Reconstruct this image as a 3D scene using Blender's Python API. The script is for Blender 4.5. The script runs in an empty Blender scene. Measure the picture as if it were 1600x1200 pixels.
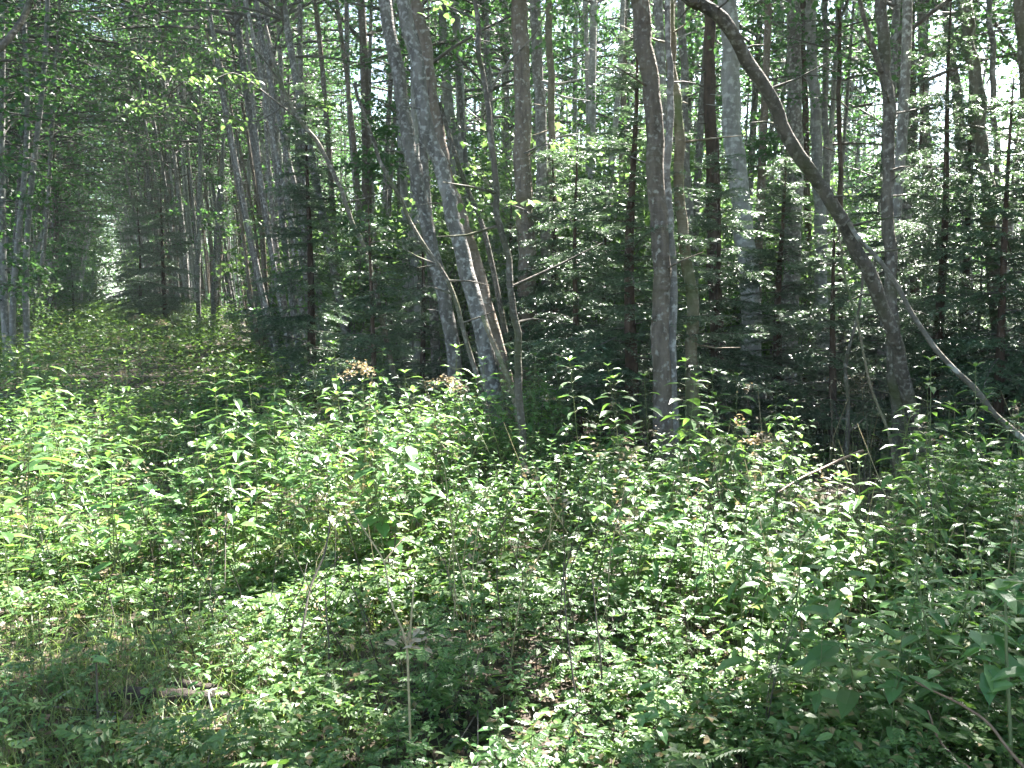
import bpy, math
import numpy as np
from mathutils import Vector, Matrix

S = bpy.context.scene
COL = S.collection
R_ = math.radians

# ------------------------------------------------------------------ camera
F_PX = 1422.0                     # focal length in pixels of the 1600 px wide photograph
CAM_Z = 1.6
PITCH = R_(5.54)
cam_d = bpy.data.cameras.new("camera")
cam_d.sensor_width = 36.0
cam_d.lens = 36.0 * F_PX / 1600.0
cam_d.clip_end = 2000.0
cam_d.clip_start = 0.05
cam = bpy.data.objects.new("camera", cam_d)
cam.location = (0, 0, CAM_Z)
cam.rotation_euler = (math.pi / 2 - PITCH, 0, 0)
COL.objects.link(cam)
S.camera = cam

# ------------------------------------------------------------------ sky, sun, exposure
SUN_EL, SUN_AZ = R_(52), R_(33)   # azimuth measured from the view direction towards the right
SUN = np.array([math.sin(SUN_AZ) * math.cos(SUN_EL), math.cos(SUN_AZ) * math.cos(SUN_EL), math.sin(SUN_EL)])
W = bpy.data.worlds.new("World")
S.world = W
W.use_nodes = True
nt = W.node_tree
bg = nt.nodes["Background"]
sky = nt.nodes.new("ShaderNodeTexSky")
sky.sky_type = 'NISHITA'
sky.sun_disc = False
sky.sun_elevation = SUN_EL
sky.sun_rotation = SUN_AZ
sky.air_density = 1.0
sky.dust_density = 1.5
nt.links.new(sky.outputs[0], bg.inputs[0])
bg.inputs[1].default_value = 0.055
sl = bpy.data.lights.new("sun", 'SUN')
sl.energy = 5.0
sl.angle = R_(0.53)
sl.color = (1.0, 0.96, 0.90)
so = bpy.data.objects.new("sun", sl)
so.rotation_euler = Vector(SUN).to_track_quat('Z', 'Y').to_euler()
COL.objects.link(so)
S.view_settings.view_transform = 'Standard'
S.view_settings.look = 'None'
S.view_settings.gamma = 1.0
S.view_settings.use_curve_mapping = False
S.view_settings.exposure = 3.5
S.cycles.max_bounces = 7
S.cycles.diffuse_bounces = 4
S.cycles.glossy_bounces = 2
S.cycles.transmission_bounces = 5
S.cycles.volume_bounces = 0
S.cycles.caustics_reflective = False
S.cycles.caustics_refractive = False
S.cycles.use_denoising = True

# ------------------------------------------------------------------ small maths
CP, SP = math.cos(PITCH), math.sin(PITCH)

def ray(px, py):
    x, y = (px - 800.0) / F_PX, (600.0 - py) / F_PX
    return np.array([x, CP + y * SP, -SP + y * CP])

def P(px, py, d):                  # point seen at a pixel of the photograph, d metres ahead
    r = ray(px, py)
    return np.array([0, 0, CAM_Z]) + r * (d / r[1])

def G(px, py, h=0.0):              # point seen at a pixel, h metres above the ground
    r = ray(px, py)
    return np.array([0, 0, CAM_Z]) + r * ((h - CAM_Z) / r[2])

PA = R_(-23.9)                     # heading of the grassy lane
LD = np.array([math.sin(PA), math.cos(PA)])
LR = np.array([math.cos(PA), -math.sin(PA)])

def lane(s, w):                    # s metres along the lane, w metres to its right
    return LD * s + LR * w

def to_lane(x, y):
    return x * LD[0] + y * LD[1], x * LR[0] + y * LR[1]

def gz(x, y):                      # the ground's gentle unevenness
    return (0.05 * np.sin(x * 0.9 + 1.3) * np.cos(y * 0.7) + 0.03 * np.sin(x * 2.1 + y * 1.7)
            + 0.02 * np.cos(y * 3.1 - x * 1.1))

def vnoise(x, y, seed, freq):
    g = np.random.default_rng(seed)
    o = 0
    for k in range(7):
        a = g.uniform(0, 2 * math.pi)
        f = freq * g.uniform(0.6, 1.6)
        o = o + np.sin((x * math.cos(a) + y * math.sin(a)) * f + g.uniform(0, 6.28))
    return o / 7 ** 0.5

# ------------------------------------------------------------------ where the sun gets through the canopy
BLOBS = []                         # (x, y, radius, strength): gaps in the leaf roof, by where their light lands
for px, py, h, r, s in [
    (640, 640, .7, 1.0, 1.25), (540, 690, .6, .8, 1.1), (720, 620, .8, .9, 1.1), (760, 740, .4, .7, .9), (640, 760, .4, .9, 1.0),
    (60, 600, .7, 1.0, 1.2), (30, 690, .5, .9, 1.1), (100, 550, .8, .9, .8), (80, 760, .4, .6, .7),
    (120, 880, .1, .85, 1.9), (300, 850, .15, .65, 1.7), (40, 960, .1, .5, 1.5), (220, 940, .1, .4, 1.1), (360, 900, .1, .35, 1.1), (430, 820, .2, .6, 1.3), (480, 870, .3, .5, .8), (440, 1020, .15, .28, 1.2),
    (1000, 790, .5, .55, .8), (1050, 880, .45, .5, .95), (1180, 870, .45, .5, 1.0), (960, 1010, .25, .38, .75), (1180, 1060, .25, .35, .7),
    (880, 1120, .15, .3, .7), (1100, 700, .8, .6, .9), (1210, 690, .8, .5, 1.0), (1330, 850, .6, .45, .6), (1420, 800, .8, .4, .5),
    (900, 700, .4, .6, .7), (600, 1050, .1, .3, .5), (230, 560, .7, .8, .8), (300, 520, .9, 1.0, .7), (200, 620, .5, .5, .7), (30, 870, .1, .6, 1.0)]:
    g_ = G(px, py, h)
    BLOBS.append((g_[0], g_[1], r * 1.12, s * 1.15))

for px, py, d, r, s in [(870, 330, 10, .7, 1.0), (830, 400, 9.6, .5, .9), (900, 230, 10.5, .5, .8), (1450, 300, 8, .6, 1.0), (1550, 460, 7.6, .6, 1.1), (1580, 340, 8, .6, 1.0),
                        (1500, 560, 7.4, .4, .8), (1400, 190, 10, .5, .8), (560, 400, 10.2, .35, .8), (1240, 450, 9.6, .3, .7), (1120, 560, 9.0, .35, .7), (1040, 250, 8.2, .25, .7), (1590, 600, 6.6, .4, .8),
                        (285, 110, 9.7, .4, 1.0), (775, 325, 6.4, .2, .9), (340, 80, 10.2, .3, .8), (900, 330, 12.2, .8, 1.0), (680, 300, 15, .6, .8), (940, 250, 11, .5, .8), (520, 160, 11.4, .35, .8), (150, 250, 13, .5, .8), (60, 330, 13, .5, .8)]:
    g_ = P(px, py, d); t_ = (g_[2] - .45) / SUN[2]
    BLOBS.append((g_[0] - SUN[0] * t_, g_[1] - SUN[1] * t_, r * 1.3, s * 1.2))

SHADE = [(-7.5, 13.5, 2.2, .9)]                         # and where the roof stays closed
for px, py, h, r, s in [(300, 640, .5, 1.0, .45), (270, 730, .4, .7, .4), (1500, 1080, .2, .6, .7), (1350, 1020, .3, .4, .5), (200, 1120, .1, .5, .6), (800, 980, .2, .35, .3), (700, 940, .2, .3, .2),
                        (1480, 720, .6, .8, .7), (860, 800, .4, .4, .25), (620, 900, .2, .3, .15), (240, 1000, .1, .35, .5), (900, 650, .6, .5, .4)]:
    g_ = G(px, py, h); SHADE.append((g_[0], g_[1], r, s))

def sunlit(x, y):
    m = np.zeros_like(x)
    for bx, by, r, s in BLOBS:
        m = np.maximum(m, s * np.exp(-(((x - bx) ** 2 + ((y - by) * .8) ** 2) / (r * r))))
    for bx, by, r, s in SHADE:
        m = m - s * np.exp(-((x - bx) ** 2 + ((y - by) * .8) ** 2) / (r * r))
    n = vnoise(x, y, 5, 5.5) * .24 + vnoise(x, y, 6, 11.) * .16
    far = np.where(y > 13, .30, .16)
    return m + n + far

def in_sun(p):                     # does light falling towards this spot of the forest floor get through here?
    t = (p[:, 2] - 0.45) / SUN[2]
    return sunlit(p[:, 0] - SUN[0] * t, p[:, 1] - SUN[1] * t) > 0.5

# ------------------------------------------------------------------ mesh building
class Buf:
    def __init__(self):
        self.V, self.F, self.M, self.S, self.n = [], [], [], [], 0

    def add(self, v, f, mat=0, smooth=False):
        v = np.asarray(v, dtype=np.float32).reshape(-1, 3)
        f = np.asarray(f, dtype=np.int32)
        if len(v) == 0 or len(f) == 0:
            return
        self.V.append(v); self.F.append(f + self.n); self.n += len(v)
        self.M.append(np.full(len(f), mat, dtype=np.int32))
        self.S.append(np.full(len(f), smooth, dtype=bool))

    def mesh(self, name, mats):
        me = bpy.data.meshes.new(name)
        v = np.concatenate(self.V)
        me.vertices.add(len(v)); me.vertices.foreach_set("co", v.ravel())
        li = np.concatenate([f.ravel() for f in self.F])
        lt = np.concatenate([np.full(len(f), f.shape[1], dtype=np.int32) for f in self.F])
        ls = np.concatenate([[0], np.cumsum(lt)[:-1]]).astype(np.int32)
        me.loops.add(len(li)); me.loops.foreach_set("vertex_index", li)
        me.polygons.add(len(lt))
        me.polygons.foreach_set("loop_start", ls)
        me.polygons.foreach_set("loop_total", lt)
        for m in mats:
            me.materials.append(m)
        me.polygons.foreach_set("material_index", np.concatenate(self.M))
        me.polygons.foreach_set("use_smooth", np.concatenate(self.S))
        me.update(calc_edges=True)
        return me

def ob(name, me, parent=None, loc=None):
    o = bpy.data.objects.new(name, me)
    COL.objects.link(o)
    if parent is not None:
        o.parent = parent
    if loc is not None:
        o.location = loc
    return o

def tag(o, label=None, cat=None, group=None, kind=None):
    if label: o["label"] = label
    if cat: o["category"] = cat
    if group: o["group"] = group
    if kind: o["kind"] = kind
    return o

def smooth_path(pts, n):           # Catmull-Rom through the given points
    pts = np.asarray(pts, float)
    k = len(pts)
    if k == 2:
        t = np.linspace(0, 1, n)[:, None]
        return pts[0] * (1 - t) + pts[1] * t
    e = np.vstack([2 * pts[0] - pts[1], pts, 2 * pts[-1] - pts[-2]])
    u = np.linspace(0, k - 1 - 1e-6, n)
    i = u.astype(int); f = (u - i)[:, None]
    a, b, c, d = e[i], e[i + 1], e[i + 2], e[i + 3]
    return .5 * (2 * b + (c - a) * f + (2 * a - 5 * b + 4 * c - d) * f ** 2 + (3 * b - a - 3 * c + d) * f ** 3)

def tube(pts, rad, n=8, rng=None, rough=0.0, cap=True):
    pts = np.asarray(pts, float); k = len(pts)
    rad = np.broadcast_to(np.asarray(rad, float), (k,))
    t = np.gradient(pts, axis=0); t /= np.linalg.norm(t, axis=1)[:, None] + 1e-9
    ref = np.array([0.31, 0.95, 0.05]) if abs(t[:, 1]).mean() < .8 else np.array([1., 0, 0])
    a = np.cross(t, ref); a /= np.linalg.norm(a, axis=1)[:, None] + 1e-9
    b = np.cross(t, a)
    th = np.linspace(0, 2 * math.pi, n, endpoint=False)
    r = rad[:, None] * np.ones(n)
    if rng is not None and rough > 0:
        q = rng.normal(0, 1, (k, n))
        q = .5 * q + .25 * np.roll(q, 1, 0) + .25 * np.roll(q, -1, 0)
        r = r * (1 + rough * q)
    v = pts[:, None, :] + r[..., None] * (np.cos(th)[None, :, None] * a[:, None, :] + np.sin(th)[None, :, None] * b[:, None, :])
    i = np.arange(k - 1)[:, None] * n; j = np.arange(n)[None, :]; j2 = (j + 1) % n
    f = np.stack([i + j, i + j2, i + n + j2, i + n + j], -1).reshape(-1, 4)
    v = v.reshape(-1, 3)
    return v, f

LEAF4 = (np.array([[0, 0, 0], [.45, .34, .07], [1, 0, -.06], [.45, -.34, .07]]), np.array([[0, 3, 2], [0, 2, 1]]))
LEAF8 = (np.array([[0, 0, 0], [.22, .24, .05], [.6, .23, .03], [1, 0, -.16], [.6, -.23, .03], [.22, -.24, .05], [.22, 0, 0], [.6, 0, -.03]]),
         np.array([[0, 6, 1, 1], [6, 7, 2, 1], [7, 3, 2, 2], [0, 5, 6, 6], [5, 4, 7, 6], [4, 3, 7, 7]]))
def _tris(q):
    return np.array([[0, 6, 1], [6, 7, 2], [6, 2, 1], [7, 3, 2], [0, 5, 6], [5, 4, 7], [5, 7, 6], [4, 3, 7]])
LEAF8 = (LEAF8[0], _tris(None))
# a lobed compound leaf seen low in the ground cover: three leaflets
_l = LEAF4[0]
def _rot(v, a):
    c, s = math.cos(a), math.sin(a)
    return np.stack([v[:, 0] * c - v[:, 1] * s, v[:, 0] * s + v[:, 1] * c, v[:, 2]], 1)
LEAF3 = (np.vstack([_l * [1, .95, 1], _rot(_l * [.85, .95, 1], 1.15), _rot(_l * [.85, .95, 1], -1.15)]),
         np.vstack([LEAF4[1], LEAF4[1] + 4, LEAF4[1] + 8]))
_p = []; _f = []
for _i in range(9):                # a feathery compound leaf: four pairs of leaflets and one at the tip
    _u = .25 + .18 * (_i // 2); _sg = 1 if _i % 2 else -1
    if _i == 8: _q = _l * [.28, .34, .3] + [.80, 0, -.05]
    else: _q = _rot(_l * [.40 - .14 * (_u - .25), .30, .5], _sg * 1.05) + [_u, 0, -.10 * _u]
    _p.append(_q); _f.append(LEAF4[1] + 4 * _i)
LEAFP = (np.vstack(_p), np.vstack(_f))
BLADE = (np.array([[0, -.02, 0], [0, .02, 0], [.5, .016, .0], [.5, -.016, .0], [1, 0, -.16]]), None)
NEEDLE = (np.array([[0, -.10, 0], [.5, -.17, .02], [1, 0, 0], [.5, .17, .02]]), np.array([[0, 1, 2], [0, 2, 3]]))

def frames(az, pitch, roll):
    ca, sa, cp, sp = np.cos(az), np.sin(az), np.cos(pitch), np.sin(pitch)
    x = np.stack([ca * cp, sa * cp, -sp], -1)
    y0 = np.stack([-sa, ca, np.zeros_like(sa)], -1)
    z0 = np.cross(x, y0)
    y = y0 * np.cos(roll)[:, None] + z0 * np.sin(roll)[:, None]
    return x, y, np.cross(x, y)

def leaves(pos, az, pitch, roll, size, tm, wide=1.0):
    tv, tf = tm
    n, k = len(pos), len(tv)
    x, y, z = frames(az, pitch, roll)
    v = (tv[None, :, 0, None] * x[:, None, :] + tv[None, :, 1, None] * wide * y[:, None, :] + tv[None, :, 2, None] * z[:, None, :])
    v = pos[:, None, :] + v * np.broadcast_to(size, (n,))[:, None, None]
    f = (tf[None] + (np.arange(n) * k)[:, None, None]).reshape(-1, tf.shape[1])
    return v.reshape(-1, 3), f

# ------------------------------------------------------------------ materials
def new_mat(name):
    m = bpy.data.materials.new(name); m.use_nodes = True
    n = m.node_tree.nodes; l = m.node_tree.links
    for x in list(n):
        n.remove(x)
    return m, n, l

def leaf_mat(name, c0, c1, trans, rough=.38, tf=.38, spec=.5, patch=None):
    m, n, l = new_mat(name)
    out = n.new("ShaderNodeOutputMaterial"); mx = n.new("ShaderNodeMixShader")
    pb = n.new("ShaderNodeBsdfPrincipled"); tr = n.new("ShaderNodeBsdfTranslucent")
    geo = n.new("ShaderNodeNewGeometry"); oi = n.new("ShaderNodeObjectInfo")
    ramp = n.new("ShaderNodeValToRGB")
    ramp.color_ramp.elements[0].color = (*c0, 1); ramp.color_ramp.elements[1].color = (*c1, 1)
    if patch:
        e = ramp.color_ramp.elements.new(.945); e.color = (*c1, 1)
        ramp.color_ramp.elements[2].color = (*patch, 1); ramp.color_ramp.elements[2].position = .95
    l.new(geo.outputs["Random Per Island"], ramp.inputs[0])
    hs = n.new("ShaderNodeHueSaturation")
    mr = n.new("ShaderNodeMapRange"); mr.inputs["To Min"].default_value = .8; mr.inputs["To Max"].default_value = 1.2
    l.new(oi.outputs["Random"], mr.inputs["Value"]); l.new(mr.outputs[0], hs.inputs["Value"])
    l.new(ramp.outputs[0], hs.inputs["Color"])
    l.new(hs.outputs[0], pb.inputs["Base Color"])
    pb.inputs["Roughness"].default_value = rough
    pb.inputs["Specular IOR Level"].default_value = spec
    tm = n.new("ShaderNodeMix"); tm.data_type = 'RGBA'; tm.blend_type = 'MIX'
    tm.inputs[0].default_value = .75
    l.new(hs.outputs[0], tm.inputs[6]); tm.inputs[7].default_value = (*trans, 1)
    l.new(tm.outputs[2], tr.inputs["Color"])
    mx.inputs[0].default_value = tf
    l.new(pb.outputs[0], mx.inputs[1]); l.new(tr.outputs[0], mx.inputs[2]); l.new(mx.outputs[0], out.inputs[0])
    return m

def bark_mat(name, dark, mid, light, lichen=.45, scale=9.0, stretch=.25, bands=True, moss=None):
    m, n, l = new_mat(name)
    out = n.new("ShaderNodeOutputMaterial"); pb = n.new("ShaderNodeBsdfPrincipled")
    tc = n.new("ShaderNodeTexCoord"); mp = n.new("ShaderNodeMapping")
    mp.inputs["Scale"].default_value = (1, 1, stretch)
    oi = n.new("ShaderNodeObjectInfo"); ad = n.new("ShaderNodeVectorMath"); ad.operation = 'ADD'
    sc = n.new("ShaderNodeVectorMath"); sc.operation = 'SCALE'; sc.inputs[0].default_value = (37, 21, 11)
    l.new(oi.outputs["Random"], sc.inputs["Scale"])
    l.new(tc.outputs["Object"], ad.inputs[0]); l.new(sc.outputs[0], ad.inputs[1]); l.new(ad.outputs[0], mp.inputs[0])
    n1 = n.new("ShaderNodeTexNoise"); n1.inputs["Scale"].default_value = scale; n1.inputs["Detail"].default_value = 8; n1.inputs["Roughness"].default_value = .65
    l.new(mp.outputs[0], n1.inputs["Vector"])
    r1 = n.new("ShaderNodeValToRGB")
    r1.color_ramp.elements[0].position = .32; r1.color_ramp.elements[0].color = (*dark, 1)
    r1.color_ramp.elements[1].position = .66; r1.color_ramp.elements[1].color = (*mid, 1)
    l.new(n1.outputs[0], r1.inputs[0])
    n2 = n.new("ShaderNodeTexNoise"); n2.inputs["Scale"].default_value = scale * 1.7; n2.inputs["Detail"].default_value = 6
    l.new(ad.outputs[0], n2.inputs["Vector"])
    r2 = n.new("ShaderNodeValToRGB")
    r2.color_ramp.elements[0].position = 1 - lichen - .04; r2.color_ramp.elements[0].color = (0, 0, 0, 1)
    r2.color_ramp.elements[1].position = 1 - lichen + .10; r2.color_ramp.elements[1].color = (1, 1, 1, 1)
    l.new(n2.outputs[0], r2.inputs[0])
    mx = n.new("ShaderNodeMix"); mx.data_type = 'RGBA'
    l.new(r2.outputs[0], mx.inputs[0]); l.new(r1.outputs[0], mx.inputs[6]); mx.inputs[7].default_value = (*light, 1)
    col = mx.outputs[2]
    if moss:
        n3 = n.new("ShaderNodeTexNoise"); n3.inputs["Scale"].default_value = 2.3; n3.inputs["Detail"].default_value = 5
        l.new(ad.outputs[0], n3.inputs["Vector"])
        r3 = n.new("ShaderNodeValToRGB"); r3.color_ramp.elements[0].position = .48; r3.color_ramp.elements[1].position = .68
        l.new(n3.outputs[0], r3.inputs[0])
        m3 = n.new("ShaderNodeMix"); m3.data_type = 'RGBA'
        l.new(r3.outputs[0], m3.inputs[0]); l.new(col, m3.inputs[6]); m3.inputs[7].default_value = (*moss, 1)
        col = m3.outputs[2]
    hs = n.new("ShaderNodeHueSaturation")
    mr = n.new("ShaderNodeMapRange"); mr.inputs["To Min"].default_value = .7; mr.inputs["To Max"].default_value = 1.25
    l.new(oi.outputs["Random"], mr.inputs["Value"]); l.new(mr.outputs[0], hs.inputs["Value"]); l.new(col, hs.inputs["Color"])
    l.new(hs.outputs[0], pb.inputs["Base Color"])
    pb.inputs["Roughness"].default_value = .8
    pb.inputs["Specular IOR Level"].default_value = .3
    bp = n.new("ShaderNodeBump"); bp.inputs["Strength"].default_value = 1.0; bp.inputs["Distance"].default_value = .02
    h = n1.outputs[0]
    if bands:                      # the short crossways marks of alder and birch bark
        wv = n.new("ShaderNodeTexNoise"); wv.inputs["Scale"].default_value = 6; wv.inputs["Detail"].default_value = 3
        m2 = n.new("ShaderNodeMapping"); m2.inputs["Scale"].default_value = (.6, .6, 5)
        l.new(ad.outputs[0], m2.inputs[0]); l.new(m2.outputs[0], wv.inputs["Vector"])
        am = n.new("ShaderNodeMath"); am.operation = 'ADD'
        l.new(n1.outputs[0], am.inputs[0]); l.new(wv.outputs[0], am.inputs[1]); h = am.outputs[0]
    l.new(h, bp.inputs["Height"]); l.new(bp.outputs[0], pb.inputs["Normal"])
    l.new(pb.outputs[0], out.inputs[0])
    return m

def plain_mat(name, c0, c1, scale=20, rough=.7, bump=.3):
    m, n, l = new_mat(name)
    out = n.new("ShaderNodeOutputMaterial"); pb = n.new("ShaderNodeBsdfPrincipled")
    tc = n.new("ShaderNodeTexCoord"); nz = n.new("ShaderNodeTexNoise")
    nz.inputs["Scale"].default_value = scale; nz.inputs["Detail"].default_value = 8; nz.inputs["Roughness"].default_value = .7
    rp = n.new("ShaderNodeValToRGB"); rp.color_ramp.elements[0].position = .35; rp.color_ramp.elements[1].position = .68
    rp.color_ramp.elements[0].color = (*c0, 1); rp.color_ramp.elements[1].color = (*c1, 1)
    l.new(tc.outputs["Object"], nz.inputs["Vector"]); l.new(nz.outputs[0], rp.inputs[0]); l.new(rp.outputs[0], pb.inputs["Base Color"])
    pb.inputs["Roughness"].default_value = rough
    bp = n.new("ShaderNodeBump"); bp.inputs["Strength"].default_value = bump; bp.inputs["Distance"].default_value = .03
    l.new(nz.outputs[0], bp.inputs["Height"]); l.new(bp.outputs[0], pb.inputs["Normal"]); l.new(pb.outputs[0], out.inputs[0])
    return m

M_ALDER = bark_mat("alder_bark", (.075, .067, .06), (.235, .215, .195), (.40, .39, .37), .45, 11, .3)
M_ALDER2 = bark_mat("warm_alder_bark", (.075, .058, .045), (.22, .175, .14), (.38, .36, .32), .40, 12, .3, moss=(.12, .095, .06))
M_PALE = bark_mat("pale_bark", (.14, .135, .125), (.31, .30, .285), (.42, .42, .40), .45, 8, .2)
M_BIRCH = bark_mat("yellowish_bark", (.10, .075, .05), (.23, .19, .13), (.36, .33, .26), .38, 10, .8, moss=(.10, .12, .05))
M_DARK = bark_mat("dark_bark", (.045, .038, .03), (.175, .148, .12), (.31, .29, .25), .42, 14, .35, moss=(.075, .08, .035))
M_POLE = bark_mat("weathered_bark", (.07, .06, .045), (.20, .175, .14), (.36, .35, .31), .45, 7, .25, moss=(.10, .095, .06))
M_SPRUCEBARK = bark_mat("spruce_bark", (.03, .02, .015), (.10, .065, .045), (.17, .14, .12), .3, 16, .4, bands=False)
M_TWIG = plain_mat("twig_bark", (.05, .042, .035), (.14, .12, .10), 30)
M_DEAD = plain_mat("dead_wood", (.16, .145, .125), (.36, .34, .31), 30)
M_LEAF = leaf_mat("alder_leaf", (.022, .06, .022), (.07, .14, .05), (.12, .29, .06), .42, .45)
M_BUSH = leaf_mat("bush_leaf", (.045, .10, .028), (.11, .18, .055), (.21, .37, .09), .45, .45)
M_NEEDLE = leaf_mat("spruce_needle", (.034, .074, .04), (.10, .155, .085), (.14, .25, .09), .38, .26, .9)
M_HERB = leaf_mat("herb_leaf", (.026, .078, .018), (.11, .20, .055), (.21, .41, .065), .40, .38, .55, patch=(.17, .19, .06))
M_HERB2 = leaf_mat("pale_herb_leaf", (.05, .135, .04), (.12, .22, .075), (.24, .45, .09), .40, .40, .5)
M_COVER = leaf_mat("ground_leaf", (.026, .072, .015), (.125, .21, .055), (.21, .39, .055), .40, .36, .5, patch=(.28, .20, .10))
M_GRASS = leaf_mat("grass_blade", (.07, .12, .03), (.20, .23, .085), (.25, .38, .07), .45, .35, .4, patch=(.30, .25, .12))
M_DRY = leaf_mat("withered_leaf", (.20, .155, .10), (.42, .36, .26), (.36, .26, .12), .6, .3, .3)
M_LITTER = leaf_mat("fallen_leaf", (.05, .032, .02), (.17, .12, .075), (.12, .08, .04), .6, .1, .3)
M_STEM = plain_mat("green_stem", (.07, .10, .03), (.16, .18, .06), 40, .5)
M_DSTEM = plain_mat("dark_stem", (.035, .028, .02), (.10, .08, .05), 40, .6)
M_TSTEM = plain_mat("tan_stem", (.22, .17, .08), (.42, .34, .18), 40, .6)
M_RSTEM = plain_mat("reddish_stem", (.12, .06, .035), (.26, .17, .10), 40, .5)
M_SOIL = plain_mat("forest_soil", (.018, .013, .009), (.07, .05, .032), 3.0, .95, 1.0)
M_FIELD = plain_mat("meadow_grass", (.10, .16, .04), (.20, .26, .08), .6, .9, .6)
M_LOG = plain_mat("rotten_wood", (.014, .010, .008), (.075, .055, .042), 14, .9, 1.0)

# ------------------------------------------------------------------ ground
def sheet(x0, x1, nx, y0, y1, ny, z):
    xs, ys = np.meshgrid(np.linspace(x0, x1, nx), np.linspace(y0, y1, ny))
    v = np.stack([xs, ys, gz(xs, ys) + z], -1).reshape(-1, 3)
    i = np.arange(ny - 1)[:, None] * nx; j = np.arange(nx - 1)[None, :]
    return v, np.stack([i + j, i + j + 1, i + nx + j + 1, i + nx + j], -1).reshape(-1, 4)

b = Buf()
v, f = sheet(-260, 260, 521, -40, 480, 521, 0)
b.add(v, f, 0, True)
tag(ob("ground", b.mesh("ground", [M_SOIL])), kind="structure")

b = Buf()                          # the open meadow past the right-hand edge of the wood
ss, ww = np.meshgrid(np.linspace(-60, 220, 141), np.linspace(33, 240, 105))
xy = LD[None, None] * ss[..., None] + LR[None, None] * ww[..., None]
v = np.concatenate([xy, (gz(xy[..., 0], xy[..., 1]) + .06)[..., None]], -1).reshape(-1, 3)
i = np.arange(104)[:, None] * 141; j = np.arange(140)[None]
b.add(v, np.stack([i + j, i + j + 1, i + 142 + j, i + 141 + j], -1).reshape(-1, 4), 0, True)
tag(ob("meadow", b.mesh("meadow", [M_FIELD])), kind="structure")

# ------------------------------------------------------------------ trees
def crown_parts(rng, path, H, z0, R, nb, nleaf, lsize, low=0.0, spread=.28):
    """leafy branches along a trunk path; returns twig tubes and leaf positions"""
    zs = path[:, 2] - path[0, 2]
    tubes, pos = [], []
    per = max(6, nleaf // nb)
    for k in range(nb):
        u = rng.random()
        z = z0 + (H * .98 - z0) * u
        if low and rng.random() < low:
            z = rng.uniform(1.2, z0)
            sc = .55
        else:
            sc = 1.0
        c = np.array([np.interp(z, zs, path[:, 0]), np.interp(z, zs, path[:, 1]), path[0, 2] + z])
        a = rng.uniform(0, 2 * math.pi)
        prof = .35 + 1.0 * math.sin(math.pi * min(1, max(0.08, (z - z0 * .6) / (H - z0 * .6)))) ** .7 if sc == 1 else .8
        L = R * prof * rng.uniform(.55, 1.15) * sc
        e = rng.uniform(.05, .75) * (1 if sc == 1 else .4)
        d = np.array([math.cos(a) * math.cos(e), math.sin(a) * math.cos(e), math.sin(e)])
        side = np.array([-d[1], d[0], 0])
        t = np.linspace(0, 1, 6)[:, None]
        br = c + d * L * t + side * (rng.normal(0, .12) * L) * t ** 2 + np.array([0, 0, -.22 * L]) * t ** 2
        tubes.append((br, np.linspace(.018, .004, 6) * (H / 14) * (L / 2 + .3)))
        nt_ = max(3, int(L * 3.5))
        for q in range(nt_):
            tt = rng.uniform(.2, 1)
            i0 = tt * 5
            b0 = br[int(min(4, i0))] + (br[min(5, int(i0) + 1)] - br[int(min(4, i0))]) * (i0 % 1)
            a2 = a + rng.choice([-1, 1]) * rng.uniform(.4, 1.2)
            l2 = L * rng.uniform(.15, .4)
            d2 = np.array([math.cos(a2), math.sin(a2), rng.uniform(-.25, .35)])
            tubes.append((np.array([b0, b0 + d2 * l2 * .5, b0 + d2 * l2 + [0, 0, -.08 * l2]]), np.array([.006, .004, .002])))
            m = max(2, per // nt_)
            s = rng.random(m)[:, None]
            pos.append(b0 + d2 * l2 * s + rng.normal(0, spread * .35, (m, 3)) * np.array([1, 1, .6]))
    return tubes, np.concatenate(pos)

RAW = {}
def crown_mesh(rng, path, H, z0, R, nb, nleaf, lsize, low=0.0, cull=False, leafmat=None, name="crown", tilt=.5):
    tubes, pos = crown_parts(rng, path, H, z0, R, nb, nleaf, lsize, low)
    bf = Buf(); tw = Buf()
    for p, r in tubes:
        if cull and in_sun(p).any():
            continue
        v, f = tube(p, r, 4); bf.add(v, f, 1, True)
    if cull:
        pos = pos[~(in_sun(pos))]
    n = len(pos)
    if n:
        v, f = leaves(pos, rng.uniform(0, 6.283, n), rng.normal(.25, tilt, n), rng.normal(0, tilt, n), lsize * rng.uniform(.6, 1.25, n), LEAF4, 1.15)
        bf.add(v, f, 0)
    me = bf.mesh(name, [leafmat or M_LEAF, M_TWIG])
    if not cull:
        for p, r in tubes:
            q, g = tube(p, r, 4); tw.add(q, g, 1, True)
        RAW[me.name] = (v.reshape(-1, 4, 3), np.concatenate(tw.V), np.concatenate(tw.F))
    return me

def thinned(me, M):
    """a copy of a crown without the leaves that would shade a gap in the leaf roof; None if it shades no gap"""
    L, tv, tf = RAW[me.name]
    c = L.mean(1); A = np.array(M)
    wpos = c @ A[:3, :3].T + A[:3, 3]
    t = (wpos[:, 2] - .45) / SUN[2]
    gy = wpos[:, 1] - SUN[1] * t
    hit = in_sun(wpos) & (gy < 13)
    if hit.mean() < .004:
        return None
    keep = L[~hit]; n = len(keep)
    bf = Buf()
    fm = tv[tf].mean(1) @ A[:3, :3].T + A[:3, 3]
    bf.add(tv, tf[~in_sun(fm)], 1, True)
    if n:
        bf.add(keep.reshape(-1, 3), (LEAF4[1][None] + (np.arange(n) * 4)[:, None, None]).reshape(-1, 3), 0)
    return bf.mesh("crown", [M_LEAF, M_TWIG])

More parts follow.
